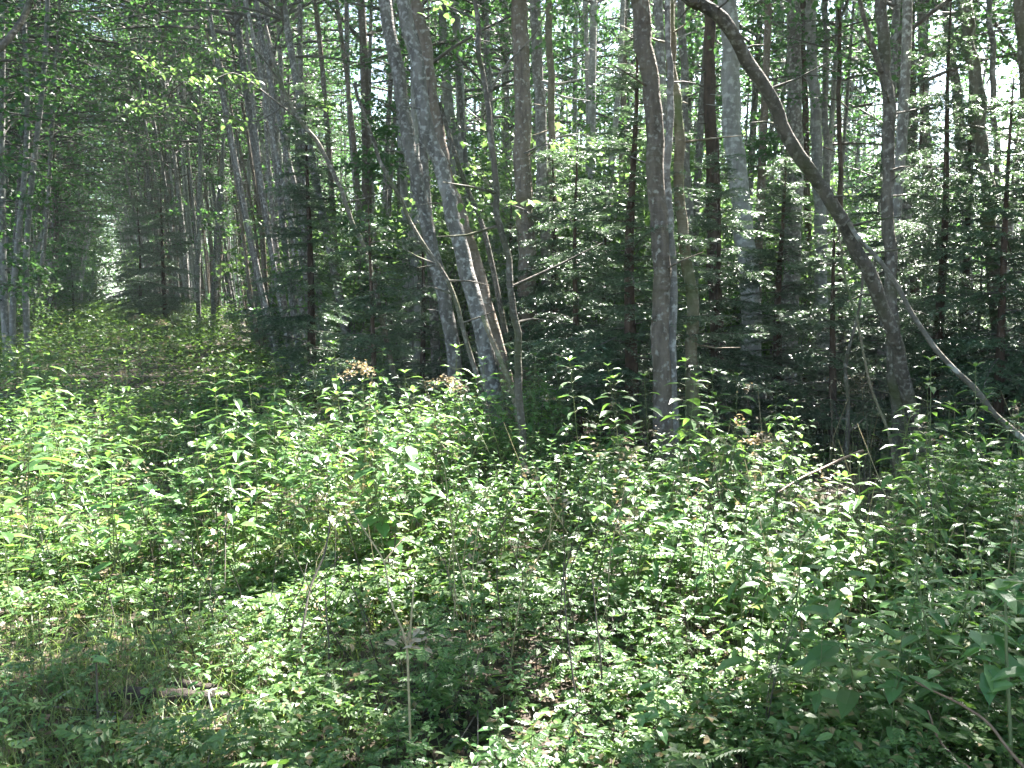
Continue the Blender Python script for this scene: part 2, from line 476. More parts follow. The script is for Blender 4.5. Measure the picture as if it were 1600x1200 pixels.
def trunk_mesh(rng, path, rad, mat, n=10, rough=.05, stubs=0):
    bf = Buf()
    v, f = tube(path, rad, n, rng, rough); bf.add(v, f, 0, True)
    for k in range(stubs):         # broken side twigs
        i = rng.integers(len(path) // 8, int(len(path) * .75))
        a = rng.uniform(0, 6.28); L = rng.uniform(.15, .7)
        d = np.array([math.cos(a), math.sin(a), rng.uniform(-.2, .5)])
        p0 = path[i]
        v, f = tube(np.array([p0, p0 + d * L * .5, p0 + d * L + [0, 0, rng.uniform(-.15, .1) * L]]), np.array([.012, .008, .003]), 4)
        bf.add(v, f, 0, True)
    return bf.mesh("trunk", [mat])

def px_path(spec, depths, to_ground=True, top=None, base_dx=0.0):
    """spec: pixel positions from the top of the stem down; depths: metres ahead at top and at foot"""
    k = len(spec)
    ys = np.array([p[1] for p in spec], float)
    fr = (ys - ys[0]) / (ys[-1] - ys[0] + 1e-6)
    pts = [P(px, py, depths[0] + (depths[1] - depths[0]) * t) for (px, py), t in zip(spec, fr)]
    pts = pts[::-1]                # foot first
    if to_ground:
        d = pts[0] - pts[min(2, len(pts) - 1)]; d /= abs(d[2]) + 1e-9
        d[:2] = np.clip(d[:2] * .6, -.5, .5)
        z = pts[0][2] - gz(pts[0][0], pts[0][1]) + .06
        pts.insert(0, pts[0] + np.array([d[0] * z, d[1] * z, -z]))
    if top and top > 0:
        d = pts[-1] - pts[-2]; d /= np.linalg.norm(d)
        while pts[-1][2] < top:
            d = d + np.array([0, 0, .12]); d /= np.linalg.norm(d)
            pts.append(pts[-1] + d * 1.6)
    return np.array(pts)

def hero(spec, widths, d, mat, label, H=13, z0=5.5, name="alder_tree", cat="tree", nleaf=2600, R=2.3, stubs=6, branches=(), group=None, crown=True, seed=0):
    rng = np.random.default_rng(seed + 1000)
    d = d if isinstance(d, tuple) else (d, d)
    pts = px_path(spec, d, True, H)
    L = np.concatenate([[0], np.cumsum(np.linalg.norm(np.diff(pts, axis=0), axis=1))])
    n = max(24, int(L[-1] / .16))
    path = smooth_path(pts, n)
    q_ = np.linspace(0, 1, n)[:, None] * L[-1]; ph = rng.uniform(0, 6.28, (4, 2))
    path[:, :2] += .012 * np.sin(q_ * 2.6 + ph[0]) + .008 * np.sin(q_ * 5.9 + ph[1]) + .004 * np.sin(q_ * 13 + ph[2])      # slight kinks
    w_top, w_foot = widths[0] * d[0] / F_PX / 2, widths[1] * d[1] / F_PX / 2
    zf, zt = pts[1][2], pts[len(spec)][2]
    rad = np.interp(path[:, 2], [-.1, .25, zf + .3, zt, max(zt + .5, H, .1)], [w_foot * 1.9, w_foot * 1.18, w_foot, w_top, .02])
    base = path[0].copy(); base[2] = 0
    t = ob(name, None, None, base)
    tag(t, label, cat, group)
    ob("trunk", trunk_mesh(rng, path - base, rad, mat, 14, .06, stubs), t)
    if crown:
        rel = path - base
        # the leaves are kept or left out by where their light falls, so build in world space, then move to the tree's foot
        me = crown_mesh(rng, path, path[-1, 2], z0, R, max(14, nleaf // 75), nleaf, .085, 0, True)
        co = np.empty(len(me.vertices) * 3, np.float32); me.vertices.foreach_get("co", co)
        co = co.reshape(-1, 3) - base.astype(np.float32)
        me.vertices.foreach_set("co", co.ravel())
        ob("crown", me, t)
    for bspec, bw, bd, bm, bname in branches:
        bp = smooth_path([P(x, y, dd) for (x, y), dd in zip(bspec, np.linspace(bd[0], bd[1], len(bspec)))], 14)
        bf = Buf(); r = np.linspace(bw[0], bw[1], 14) * bd[0] / F_PX / 2
        v, f = tube(bp - base, r, 7, rng, .05); bf.add(v, f, 0, True)
        ob(bname, bf.mesh(bname, [bm]), t)
    return t

# foreground and middle-distance stems, each traced to its own distance
hero([(602, 0), (625, 140), (641, 230), (655, 300), (684, 420), (706, 540)], (20, 22), (12.3, 12), M_ALDER,
     "grey mottled alder leaning left, left neighbour of the sun-edged leaning one", seed=1)
hero([(630, 0), (652, 110), (668, 200), (690, 270), (708, 333), (724, 410), (765, 570)], (20, 26), (10.4, 10), M_ALDER,
     "left-leaning grey alder with a sunlit right edge, its foot behind the bright nettle clump", seed=2)
hero([(650, 0), (668, 90), (676, 150), (686, 210), (704, 290), (730, 370), (775, 520)], (18, 18), (10.9, 10.7), M_ALDER2,
     "leaning brownish alder just right of the sun-edged one, crossing behind it low down", seed=3,
     branches=[([(687, 160), (706, 225), (728, 290), (748, 335), (766, 400), (790, 520)], (6, 9), (10.8, 10.6), M_DARK, "branch")])
hero([(556, 130), (575, 200), (592, 250), (622, 305), (652, 362), (700, 442), (726, 525)], (5, 7), (9.4, 9.2), M_DARK,
     "thin bent sapling leaning left across the grey trunks, left of the bright nettle clump", H=0, crown=False, stubs=5, cat="sapling", name="alder_sapling", seed=4)
hero([(412, 40), (440, 130), (466, 182), (500, 232), (530, 290), (552, 345), (580, 430)], (6, 7), (11, 10.7), M_DARK,
     "thin sapling leaning left above the dark spruce beside the lane", H=0, crown=False, stubs=4, cat="sapling", name="alder_sapling", seed=5)
hero([(740, 0), (751, 70), (759, 150), (768, 240), (776, 320), (792, 385), (800, 470), (806, 540), (815, 640), (820, 770)], (7, 13), (6.5, 6.3), M_DARK,
     "slim dark sapling with a high fork in the nettles at the middle", H=7.5, z0=5.5, nleaf=350, R=1.0, stubs=4, cat="sapling", name="alder_sapling", seed=6,
     branches=[([(759, 165), (770, 135), (784, 112), (803, 88), (832, 58), (852, 20)], (5, 2.5), (6.5, 6.6), M_DARK, "fork")])
hero([(813, 0), (815, 130), (818, 270), (822, 400), (826, 520)], (24, 29), 12.5, M_ALDER2,
     "upright mossy alder trunk, leftmost and thickest of the close trio in the middle", seed=7)
hero([(836, 0), (842, 130), (847, 260), (852, 380), (856, 500)], (16, 18), 13.6, M_ALDER,
     "upright grey alder, middle one of the close trio of trunks in the middle", seed=8,
     branches=[([(848, 128), (872, 131), (905, 124)], (6, 2), (13.4, 12.8), M_DEAD, "dead_branch"), ([(850, 140), (884, 152), (922, 158)], (3, 1.5), (13.4, 12.9), M_DEAD, "dead_branch"),
               ([(868, 215), (905, 210), (938, 220)], (4, 1.5), (13.4, 13.0), M_DEAD, "dead_branch")])
hero([(858, 0), (860, 130), (864, 270), (866, 420), (870, 520)], (10, 12), 13.0, M_BIRCH,
     "slender greenish mossy stem, right one of the close trio of trunks", H=11, nleaf=1200, seed=9)
hero([(1000, 0), (1010, 90), (1022, 200), (1029, 333), (1032, 450), (1036, 640)], (27, 28), (8.2, 8), M_ALDER2,
     "thick brown grey-flecked trunk rising from the nettles, larger of the joined pair", seed=10, H=15)
hero([(1046, 60), (1046, 150), (1045, 300), (1048, 420), (1052, 640)], (9, 17), (8.5, 8.1), M_ALDER,
     "narrow grey trunk pressed against the thick brown one, smaller of the joined pair", seed=11, H=9, nleaf=600, R=1.4)
hero([(1043, 0), (1050, 80), (1056, 160), (1061, 233), (1068, 367), (1080, 480), (1083, 617)], (14, 19), (8.8, 8.5), M_BIRCH,
     "yellowish knotty slim trunk immediately right of the joined pair", seed=12, H=12, nleaf=1400, stubs=10)
hero([(1064, 0), (1069, 140), (1073, 270), (1078, 420), (1082, 520)], (12, 13), 14, M_ALDER,
     "thin grey trunk half hidden behind the yellowish knotty one", seed=13, nleaf=1200)
hero([(1108, 0), (1109, 130), (1112, 280), (1116, 440), (1120, 520)], (17, 20), 14.5, M_SPRUCEBARK,
     "dark brown spruce trunk with bare twigs between the yellowish trunk and the pale grey one", seed=14, stubs=26, nleaf=1200, name="bare_spruce")
hero([(1137, 0), (1142, 130), (1146, 230), (1160, 333), (1168, 420), (1175, 540)], (27, 31), (12.2, 12), M_PALE,
     "broad pale grey trunk rising out of the spruce boughs, left of the curved leaning tree", seed=15, H=15)
hero([(1068, -14), (1088, 0), (1124, 28), (1160, 84), (1200, 142), (1230, 207), (1257, 260), (1293, 308), (1326, 363), (1347, 402), (1364, 445), (1387, 505), (1407, 560), (1420, 620), (1435, 700)], (20, 21), (6.6, 7.9), M_DARK,
     "big dark trunk curving in an arc across the right half", H=7, z0=5.2, nleaf=700, seed=16, stubs=12)
hero([(1378, 0), (1384, 110), (1389, 200), (1388, 320), (1391, 440), (1397, 560), (1405, 690)], (17, 19), (8.5, 8.3), M_DARK,
     "straight brown trunk crossed low down by the dark curving one", seed=17, H=12,
     branches=[([(1343, 0), (1352, 36), (1363, 70), (1376, 112)], (6, 9), (8.3, 8.45), M_DARK, "branch")])
hero([(1240, 0), (1241, 130), (1243, 250), (1240, 340), (1236, 420)], (20, 26), 15.5, M_ALDER,
     "grey trunk with a flared foot, left one of the cluster behind the curved leaning tree", seed=18)
hero([(1266, 0), (1270, 110), (1276, 220), (1280, 330), (1284, 430)], (15, 18), 15, M_PALE,
     "pale smooth trunk, centre one of the cluster behind the curved leaning tree", seed=19)
hero([(1290, 0), (1290, 100), (1290, 220), (1292, 330), (1294, 430)], (9, 10), 16, M_PALE,
     "slim pale stem, right one of the cluster behind the curved leaning tree", seed=20, nleaf=1200)
hero([(1253, 0), (1256, 120), (1260, 260), (1262, 420)], (9, 11), 17.2, M_SPRUCEBARK,
     "dark thin trunk showing between the two thicker trunks of the cluster", seed=21, stubs=16, nleaf=900, name="bare_spruce")
hero([(1312, 0), (1311, 120), (1312, 230), (1314, 400)], (6, 8), 15.5, M_SPRUCEBARK,
     "very thin dark bare stem just right of the trunk cluster", H=9, seed=22, stubs=16, nleaf=500, name="bare_spruce")
hero([(1405, 0), (1408, 130), (1412, 260), (1416, 420)], (14, 17), 16.5, M_ALDER,
     "bluish grey trunk right behind the straight brown one", seed=23)
hero([(1420, 0), (1422, 110), (1425, 260), (1428, 420)], (16, 18), 18, M_SPRUCEBARK,
     "dark trunk with twigs beside the bluish grey one at upper right", seed=24, stubs=18, name="bare_spruce")
hero([(1440, 0), (1443, 110), (1447, 230), (1450, 420)], (13, 16), 19, M_ALDER,
     "blurred grey trunk left of the small dark spruce stem at upper right", seed=25)
hero([(1478, 0), (1488, 100), (1499, 190), (1507, 280), (1512, 430)], (13, 17), 15, M_ALDER,
     "grey trunk leaning slightly left, left of the dark leaning one at far right", seed=26)
hero([(1506, 0), (1516, 70), (1525, 135), (1532, 200), (1537, 267), (1548, 367), (1560, 500)], (18, 21), (9.2, 9), M_DARK,
     "dark leaning trunk at the far right with a bare branch sticking out to its right", seed=27,
     branches=[([(1500, 195), (1530, 199), (1556, 207), (1580, 216), (1608, 230)], (3.5, 6), (8.9, 8.4), M_DARK, "bare_branch")])
hero([(1546, 0), (1550, 90), (1555, 190), (1558, 300), (1562, 430)], (8, 9), 14, M_ALDER,
     "thin straight trunk against the bright gap at upper right", seed=28, nleaf=900)
hero([(1593, 0), (1600, 80), (1606, 170), (1612, 320), (1616, 480)], (17, 20), 10, M_DARK,
     "dark trunk cut by the right edge of the photo", seed=29)
hero([(1308, 350), (1316, 410), (1330, 470), (1344, 515), (1360, 590), (1386, 668), (1398, 745)], (2.5, 4.5), (6.9, 6.7), M_BIRCH,
     "thin yellowish crooked sapling left of the curved trunk's foot", H=0, crown=False, stubs=0, cat="sapling", name="bare_sapling", seed=30)
hero([(1340, 380), (1345, 450), (1322, 560), (1325, 640), (1325, 690)], (3, 6), (8.0, 8.0), M_DARK,
     "dark crooked dead stem among the dark spruce boughs right of the middle", H=0, crown=False, stubs=2, cat="sapling", name="dead_sapling", seed=31)

def spray(t, spec, d, n, size, wid=3, seed=0):
    """a leafy branch of the tree t, lit leaves along its outer half"""
    rng = np.random.default_rng(seed + 50); base = np.array(t.location)
    p = smooth_path([P(x, y, dd) for (x, y), dd in zip(spec, np.linspace(d[0], d[1], len(spec)))], 16) - base
    bf = Buf(); v, f = tube(p, np.linspace(wid, 1, 16) * d[0] / F_PX / 2, 5); bf.add(v, f, 0, True)
    br = ob("branch", bf.mesh("branch", [M_TWIG]), t)
    u = 15 * rng.uniform(.3, 1, n); i = np.minimum(14, u.astype(int)); q = p[i] + (p[i + 1] - p[i]) * (u - i)[:, None] + rng.normal(0, .075, (n, 3)) * [1, 1, .5]
    lf = Buf(); v, f = leaves(q, rng.uniform(0, 6.28, n), rng.normal(.35, .3, n), rng.normal(0, .35, n), size * rng.uniform(.6, 1.2, n), LEAF8, 1.15); lf.add(v, f, 0)
    ob("foliage", lf.mesh("foliage", [M_BUSH]), br)

def labelled(start):
    return next(o for o in COL.objects if o.get("label", "").startswith(start))
_a, _b, _c, _d = [labelled(q) for q in ("thin sapling leaning left above", "slim dark sapling with a high", "grey mottled alder leaning left", "upright mossy alder trunk")]
spray(_a, [(440, 130), (390, 70), (340, 75), (290, 105), (255, 115), (215, 85)], (10.9, 9.5), 170, .07, 3, 1)
spray(_a, [(470, 190), (420, 150), (370, 115), (330, 125), (290, 130)], (10.9, 9.8), 120, .07, 3, 2)
spray(_a, [(452, 160), (400, 190), (340, 180), (250, 160), (190, 175)], (10.9, 9.6), 130, .07, 3, 3)
spray(_b, [(775, 318), (752, 322), (732, 335)], (6.5, 6.3), 16, .075, 2.5, 4)
spray(_b, [(778, 330), (800, 322), (822, 328)], (6.5, 6.4), 14, .075, 2.5, 5)
spray(_b, [(745, 30), (700, 10), (655, -6)], (6.5, 6.8), 20, .08, 3, 6)
spray(_c, [(630, 180), (575, 150), (520, 165), (480, 150)], (12.2, 11), 90, .08, 3, 7)
spray(_d, [(818, 240), (860, 225), (900, 245), (950, 250)], (12.4, 11.4), 110, .08, 3, 8)
spray(_d, [(820, 330), (860, 350), (900, 335), (935, 350)], (12.4, 11.2), 120, .08, 3, 9)

def stick(name, spec, widths, d, mat, label, cat, seg=8, rough=.05, seed=0, n=24, ground=False):
    rng = np.random.default_rng(seed + 400)
    pts = np.array([P(x, y, dd) for (x, y), dd in zip(spec, np.linspace(d[0], d[1], len(spec)))])
    if ground:
        z = pts[-1][2] - gz(pts[-1][0], pts[-1][1]) + .03
        pts = np.vstack([pts, pts[-1] + [0, 0, -max(z, .02)]])
    p = smooth_path(pts, n)
    r = np.linspace(widths[0] * d[0], widths[1] * d[1], n) / F_PX / 2
    bf = Buf(); v, f = tube(p - p[-1], r, seg, rng, rough); bf.add(v, f, 0, True)
    return tag(ob(name, bf.mesh(name, [mat]), None, p[-1]), label, cat)

stick("leaning_pole", [(1326, 348), (1344, 376), (1370, 402), (1400, 444), (1423, 487), (1443, 518), (1464, 548), (1494, 580), (1524, 608), (1551, 644), (1578, 668), (1606, 692), (1660, 740), (1760, 850)], (6.5, 11), (7.2, 6.2), M_POLE,
      "pale dead pole leaning from the curved trunk down to the right edge", "dead pole", n=50, seed=1, ground=True)
stick("mossy_stub", [(754, 494), (764, 520), (781, 560), (801, 612), (812, 680)], (7, 10), (8.4, 8.0), M_BIRCH,
      "short mossy broken stub leaning behind the nettles beside the grey leaning trunk", "stub", seed=2, ground=True)
stick("dead_branch", [(1348, 704), (1318, 716), (1285, 732), (1250, 748), (1215, 770)], (5, 3), (5.6, 5.0), M_RSTEM,
      "brown dead branch lying across the herbs left of the dark hollow", "branch", seed=3, n=16)
stick("leaning_branch", [(52, -20), (40, 20), (20, 52), (-6, 80), (-60, 120)], (9, 11), (7, 6.6), M_DARK,
      "dark bare bough cutting the upper left corner", "bough", seed=4, n=16)

# generic alders: a few meshes, many trees
rngT = np.random.default_rng(77)
def proto_tree(i, low, lsize, nleaf, z0=None, R=2.1, nb=46, stems=1):
    rng = np.random.default_rng(300 + i)
    H = rng.uniform(16, 20)
    k = 9
    z = np.linspace(-.1, H, k)
    lean = rng.normal(0, .02, 2); amp = rng.normal(0, .16, 2)
    pts = np.stack([lean[0] * z + amp[0] * np.sin(z * .45 + i) - amp[0] * math.sin(i), lean[1] * z + amp[1] * np.sin(z * .37), z], 1)
    path = smooth_path(pts, 60)
    rad = .10 * (1 - .72 * np.clip(path[:, 2], 0, H) / H); rad[:3] *= [1.5, 1.25, 1.1]
    bm = [M_ALDER, M_ALDER2, M_PALE, M_ALDER][i % 4]
    tm = [trunk_mesh(rng, path, rad, bm, 8, .04, 14)]
    for k in range(stems - 1):     # alders often send up several stems from one root
        a = rng.uniform(0, 6.28); o = rng.uniform(.25, .5)
        p2 = path.copy(); zz = np.clip(p2[:, 2], 0, H)
        p2[:, 0] += math.cos(a) * (o + .05 * zz) + .08 * np.sin(zz * .6 + k); p2[:, 1] += math.sin(a) * (o + .05 * zz); p2[:, 2] *= rng.uniform(.7, .95)
        tm.append(trunk_mesh(rng, p2, rad * rng.uniform(.5, .8), bm, 8, .04, 10))
    cm = crown_mesh(rng, path, H, z0 or rng.uniform(4.5, 6), R, nb, nleaf, lsize, low)
    return tm, cm

PROTO = [proto_tree(i, 0.22, .10, 6400, None, 2.3, 70, [2, 1, 3, 2, 2][i]) for i in range(5)]
PROTO_LANE = [proto_tree(10 + i, .16, .11, 5200, 4.6, 2.7, 80, [3, 3, 4, 3][i]) for i in range(4)]
PROTO_ROW = [proto_tree(20 + i, .06, .11, 5800, 6.5, 2.7, 80, [5, 4, 4, 3][i]) for i in range(4)]
placed = []
def free(x, y, dmin):
    return all((x - a) ** 2 + (y - c) ** 2 > dmin * dmin for a, c in placed)

def alder(x, y, protos, label, group, sc=1.0, fat=1.0, lean=0.0, leanaz=0.0):
    tm, cm = protos[rngT.integers(len(protos))]
    t = ob("alder_tree", None, None, (x, y, float(gz(x, y))))
    tag(t, label, "tree", group)
    t.rotation_euler = (Matrix.Rotation(lean, 4, Vector((-math.sin(leanaz), math.cos(leanaz), 0))) @ Matrix.Rotation(rngT.uniform(0, 6.28), 4, 'Z')).to_euler()
    t.scale = (sc * fat, sc * fat, sc)
    for m_ in tm:
        ob("trunk", m_, t)
    k = Matrix.Diagonal((1 / fat, 1 / fat, 1, 1))
    alt = thinned(cm, Matrix.LocRotScale(t.location, t.rotation_euler, t.scale) @ k) if y < 32 else None
    c = ob("crown", alt or cm, t)
    c.scale = (1 / fat, 1 / fat, 1)
    placed.append((x, y))

LB = {
 "right": ("slim grey trunk in the dense row right of the lane", "slim trunks right of the lane"),
 "mid": ("slender trunk deep in the wood behind the leaning alders", "trunks deep in the middle wood"),
 "far": ("slender trunk deep in the wood behind the spruces on the right", "trunks deep in the right wood"),
 "left": ("dark slim trunk in the leafy row left of the lane", "trunks left of the lane"),
}
# the row along the right of the lane
cnt = 0
for _ in range(4000):
    s = 12 + 90 * rngT.random() ** 1.5; w = (3.5 if s < 28 else 2.5) + 22 * rngT.random() ** 2.3
    x, y = lane(s, w)
    if y < 12: continue
    px = 800 + F_PX * x / y
    if not (205 < px < 585): continue
    if not free(x, y, .75 + s * .012): continue
    ln = .05 * rngT.random() if w > 6 else rngT.uniform(.01, .10)
    alder(x, y, PROTO_ROW if w < 8 else PROTO, *LB["right"], sc=rngT.uniform(.8, 1.1), fat=rngT.uniform(.65, 1.15), lean=ln, leanaz=math.atan2(-LR[1], -LR[0]) + rngT.normal(0, .5))
    cnt += 1
    if cnt >= 112: break
# the wood in the middle and at right, up to the meadow
cnt = 0
for _ in range(6000):
    d = 14.5 + 32 * rngT.random() ** .9; a = R_(rngT.uniform(-9, 33))
    x, y = d * math.sin(a), d * math.cos(a)
    s, w = to_lane(x, y)
    if w > 30 or w < 4: continue
    if not free(x, y, 1.5): continue
    px = 800 + F_PX * x / y
    if 585 > px or (px > 1330 and rngT.random() < .62): continue
    alder(x, y, PROTO, *LB["mid" if px < 1080 else "far"], sc=rngT.uniform(.75, 1.1), fat=rngT.uniform(.6, 1.1), lean=.06 * rngT.random(), leanaz=rngT.uniform(0, 6.28))
    cnt += 1
    if cnt >= 66: break
# left of the lane
cnt = 0
for _ in range(6000):
    s = 19 + 80 * rngT.random() ** 1.3; w = -(1.9 + 14 * rngT.random() ** 1.8)
    x, y = lane(s, w)
    px = 800 + F_PX * x / y
    if not (-90 < px < 160): continue
    if not free(x, y, .8 + s * .008): continue
    alder(x, y, PROTO_LANE, *LB["left"], sc=rngT.uniform(.8, 1.1), fat=rngT.uniform(.6, 1.1), lean=rngT.uniform(0, .08), leanaz=math.atan2(LR[1], LR[0]) + rngT.normal(0, .5))
    cnt += 1
    if cnt >= 75: break

# alders added so their crowns shade the near floor, most standing out of view
for k, (x, y, H) in enumerate([(7.5, 5.5, 13), (9.5, 9, 14), (11.5, 12.5, 15), (6.2, 2.2, 12), (8.8, 3.4, 13), (13.5, 9.5, 15), (4.6, 11.2, 14), (1.8, 11.6, 14), (-1.2, 13.2, 14), (5.8, 14, 15), (3.2, 15.5, 15), (9.0, 16.5, 15),
                               (-6.9, 4.5, 13), (-9.4, 13, 13), (-8.3, 10.6, 12), (-11.5, 16.5, 14), (11.0, 6.2, 14), (-1.5, -3, 12), (3, -2.5, 12), (5.2, 4.2, 13), (7.6, 8.0, 13), (4.4, 6.4, 11), (6.6, 10.4, 14), (9.6, 12.6, 14)]):
    rng = np.random.default_rng(900 + k)
    z = np.linspace(-.1, H, 8)
    path = smooth_path(np.stack([x + .12 * np.sin(z * .5 + k), y + .12 * np.cos(z * .4 + k), z], 1), 60)
    base = np.array([path[0, 0], path[0, 1], 0])
    lab = ("slim alder with a leafy top between the trunks of the middle wood" if abs(x / y) < .56 and y > 0 else "alder added outside the view, its leafy top shading the herbs")
    t = tag(ob("alder_tree", None, None, base), lab, "tree", "shade-giving alders")
    ob("trunk", trunk_mesh(rng, path - base, .075 * (1 - .7 * np.clip(path[:, 2], 0, H) / H), M_ALDER, 8, .04, 8), t)
    me = crown_mesh(rng, path, H, 2.6 if x < -8 else 4.6, 2.9, 80, 8500, .095, 0, True)
    co = np.empty(len(me.vertices) * 3, np.float32); me.vertices.foreach_get("co", co)
    me.vertices.foreach_set("co", (co.reshape(-1, 3) - base.astype(np.float32)).ravel())
    ob("crown", me, t)

# ------------------------------------------------------------------ spruces
def spruce_meshes(seed, H, R, z0, step=.21, nspace=.016, nl=.040, dead=True):
    rng = np.random.default_rng(seed)
    tb = Buf(); cb = Buf()
    z = np.linspace(-.1, H, 26)
    path = np.stack([.02 * np.sin(z * 1.3 + seed), .02 * np.cos(z * 1.1), z], 1)
    v, f = tube(path, np.clip(.0125 * (H - z) + .006, .004, 1) * np.where(z < .15, 1.25, 1), 8, rng, .05); tb.add(v, f, 0, True)
    N = []; T = []; 
    zz = z0
    while zz < H - .05:
        nbr = rng.integers(3, 8); a0 = rng.uniform(0, 6.28)
        for k in range(nbr):
            a = a0 + 6.283 * k / nbr + rng.normal(0, .2)
            L = R * (1 - (zz - z0 * .5) / (H - z0 * .5 + .01)) ** .75 * rng.uniform(.4, 1.3) + .05
            zs = zz + rng.uniform(-.17, .17)
            lift = rng.normal(0, .16); up = .05 + .45 * (zz / H) ** 2
            t = np.linspace(0, 1, 9)[:, None]
            d = np.array([math.cos(a), math.sin(a), 0]); sd = np.array([-d[1], d[0], 0])
            br = np.array([0, 0, zs]) + d * L * t + np.array([0, 0, 1.]) * L * ((up + lift) * t - .42 * t ** 2 + .16 * t ** 3) + sd * rng.normal(0, .06) * L * t ** 2
            v, f = tube(br, np.linspace(.006 + .006 * L, .002, 9), 4); cb.add(v, f, 1, True)
            nt_ = int(L / .075) + 2
            for q in range(nt_):
                tt = .12 + .88 * (q + rng.random() * .6) / nt_
                if tt > 1: tt = 1
                i0 = tt * 8; i1 = int(min(7, i0)); b0 = br[i1] + (br[i1 + 1] - br[i1]) * (i0 - i1)
                for sgn in (-1, 1):
                    if rng.random() < .12: continue
                    l2 = (.42 * L * (1 - tt) + .07) * rng.uniform(.6, 1.2)
                    l2 = min(l2, .55)
                    a2 = a + sgn * rng.uniform(.7, 1.15)
                    d2 = np.array([math.cos(a2), math.sin(a2), rng.uniform(-.45, .02)])
                    m = max(3, int(l2 / nspace))
                    u = (np.arange(m) + rng.random(m)) / m
                    pos = b0 + d2 * (l2 * u)[:, None] + np.array([0, 0, -.18 * l2]) * (u ** 2)[:, None]
                    for kk in range(3):
                        N.append(np.column_stack([pos, np.full(m, a2) + (kk - 1) * .75 + rng.normal(0, .15, m), rng.normal(-.05 if kk != 1 else -.5, .25, m) + .25]))
            m = int(L / nspace)
            u = rng.random(m); i0 = u * 8; i1 = np.minimum(7, i0.astype(int)); pos = br[i1] + (br[np.minimum(8, i1 + 1)] - br[i1]) * (i0 - i1)[:, None]
            N.append(np.column_stack([pos, a + rng.choice([-.6, .6], m), rng.normal(0, .3, m)]))
        zz += step * rng.uniform(.75, 1.25) * (1.1 - .4 * zz / H)
    if dead:
        for k in range(int(8 * max(z0, .3))):
            a = rng.uniform(0, 6.28); L = rng.uniform(.3, .9); zs = rng.uniform(.2, max(.5, z0 + .6))
            d = np.array([math.cos(a), math.sin(a), rng.uniform(-.25, .1)])
            v, f = tube(np.array([[0, 0, zs], d * L * .5 + [0, 0, zs], d * L + [0, 0, zs - .06]]), np.array([.008, .005, .002]), 4); cb.add(v, f, 2, True)
    N = np.concatenate(N); n = len(N)
    v, f = leaves(N[:, :3], N[:, 3], N[:, 4], rng.normal(0, .5, n), nl * rng.uniform(.7, 1.25, n), NEEDLE)
    cb.add(v, f, 0)
    return tb.mesh("trunk", [M_SPRUCEBARK]), cb.mesh("boughs", [M_NEEDLE, M_TWIG, M_DEAD])

SPR = [spruce_meshes(11, 5.2, 1.15, .5), spruce_meshes(12, 2.6, .8, .15, .19), spruce_meshes(13, 6.5, 1.35, .9, .24, .02, .042), spruce_meshes(14, 4.2, 1.25, .3, .22)]
rngS = np.random.default_rng(41)
def spruce(x, y, k, label, group=None, sc=1.0, wide=1.0):
    t = ob("spruce_tree", None, None, (x, y, float(gz(x, y))))
    tag(t, label, "spruce", group)
    t.rotation_euler = (0, 0, rngS.uniform(0, 6.28)); t.scale = (sc * wide, sc * wide, sc)
    ob("trunk", SPR[k][0], t); ob("boughs", SPR[k][1], t)
    placed.append((x, y))

def at(px, d):
    p = P(px, 600, d); return p[0], p[1]
spruce(*at(488, 12.5), 0, "dark dense spruce at the right edge of the lane, left of the smaller spruce", None, .85, 1.15)
spruce(*at(583, 10.3), 1, "small spruce with a pointed top just left of the leaning alders", None, 1.0, 1.1)
spruce(*at(262, 27), 3, "black-looking spruce far down the lane on its right side", None, 1.25, 1.15)
spruce(*at(985, 8.9), 2, "spruce with a thin brown stem and broad boughs left of the thick brown trunk", None, .64, 1.5)
spruce(*at(900, 10.2), 3, "spruce sparkling with light behind the nettles at the picture's middle", None, .8, 1.1)
spruce(*at(1115, 9.8), 3, "bluish dark spruce filling the gap right of the yellowish knotty trunk", None, .78, 1.15)
spruce(*at(1215, 10.5), 0, "broad dark spruce in front of the pale grey trunk", None, .62, 1.6)
spruce(*at(1300, 9.2), 1, "low dark spruce under the curved leaning tree", None, .95, 1.35)
spruce(*at(1462, 8.9), 2, "slender spruce with a thin dark stem right of the curved trunk", None, .72, .95)
spruce(*at(1560, 8.2), 3, "glittering spruce at the right edge under the dark leaning trunk", None, .85, 1.1)
spruce(*at(1625, 8.6), 0, "spruce cut by the right edge with glossy lit boughs", None, .75, 1.2)
spruce(*at(1500, 10.8), 0, "spruce behind the pale leaning pole", None, .75, 1.4)
spruce(*at(1375, 11.8), 3, "spruce showing between the curved trunk and the straight brown trunk", None, .95, 1.15)
spruce(*at(225, 34), 3, "second black-looking spruce close behind the first one far down the lane", None, 1.3, 1.1)
spruce(*at(120, 34), 3, "dark low spruce at the lane's left edge far away", None, .75, 1.3)
for k in range(20):
    for _ in range(60):
        a = R_(rngS.uniform(-7, 31)); d = rngS.uniform(14, 33)
        x, y = d * math.sin(a), d * math.cos(a)
        if to_lane(x, y)[1] < 29 and free(x, y, 1.2): break
    spruce(x, y, [0, 2, 3, 1][k % 4], "young spruce in the shade deep between the trunks", "young spruces deep in the wood", rngS.uniform(.55, 1.0), rngS.uniform(.95, 1.4))

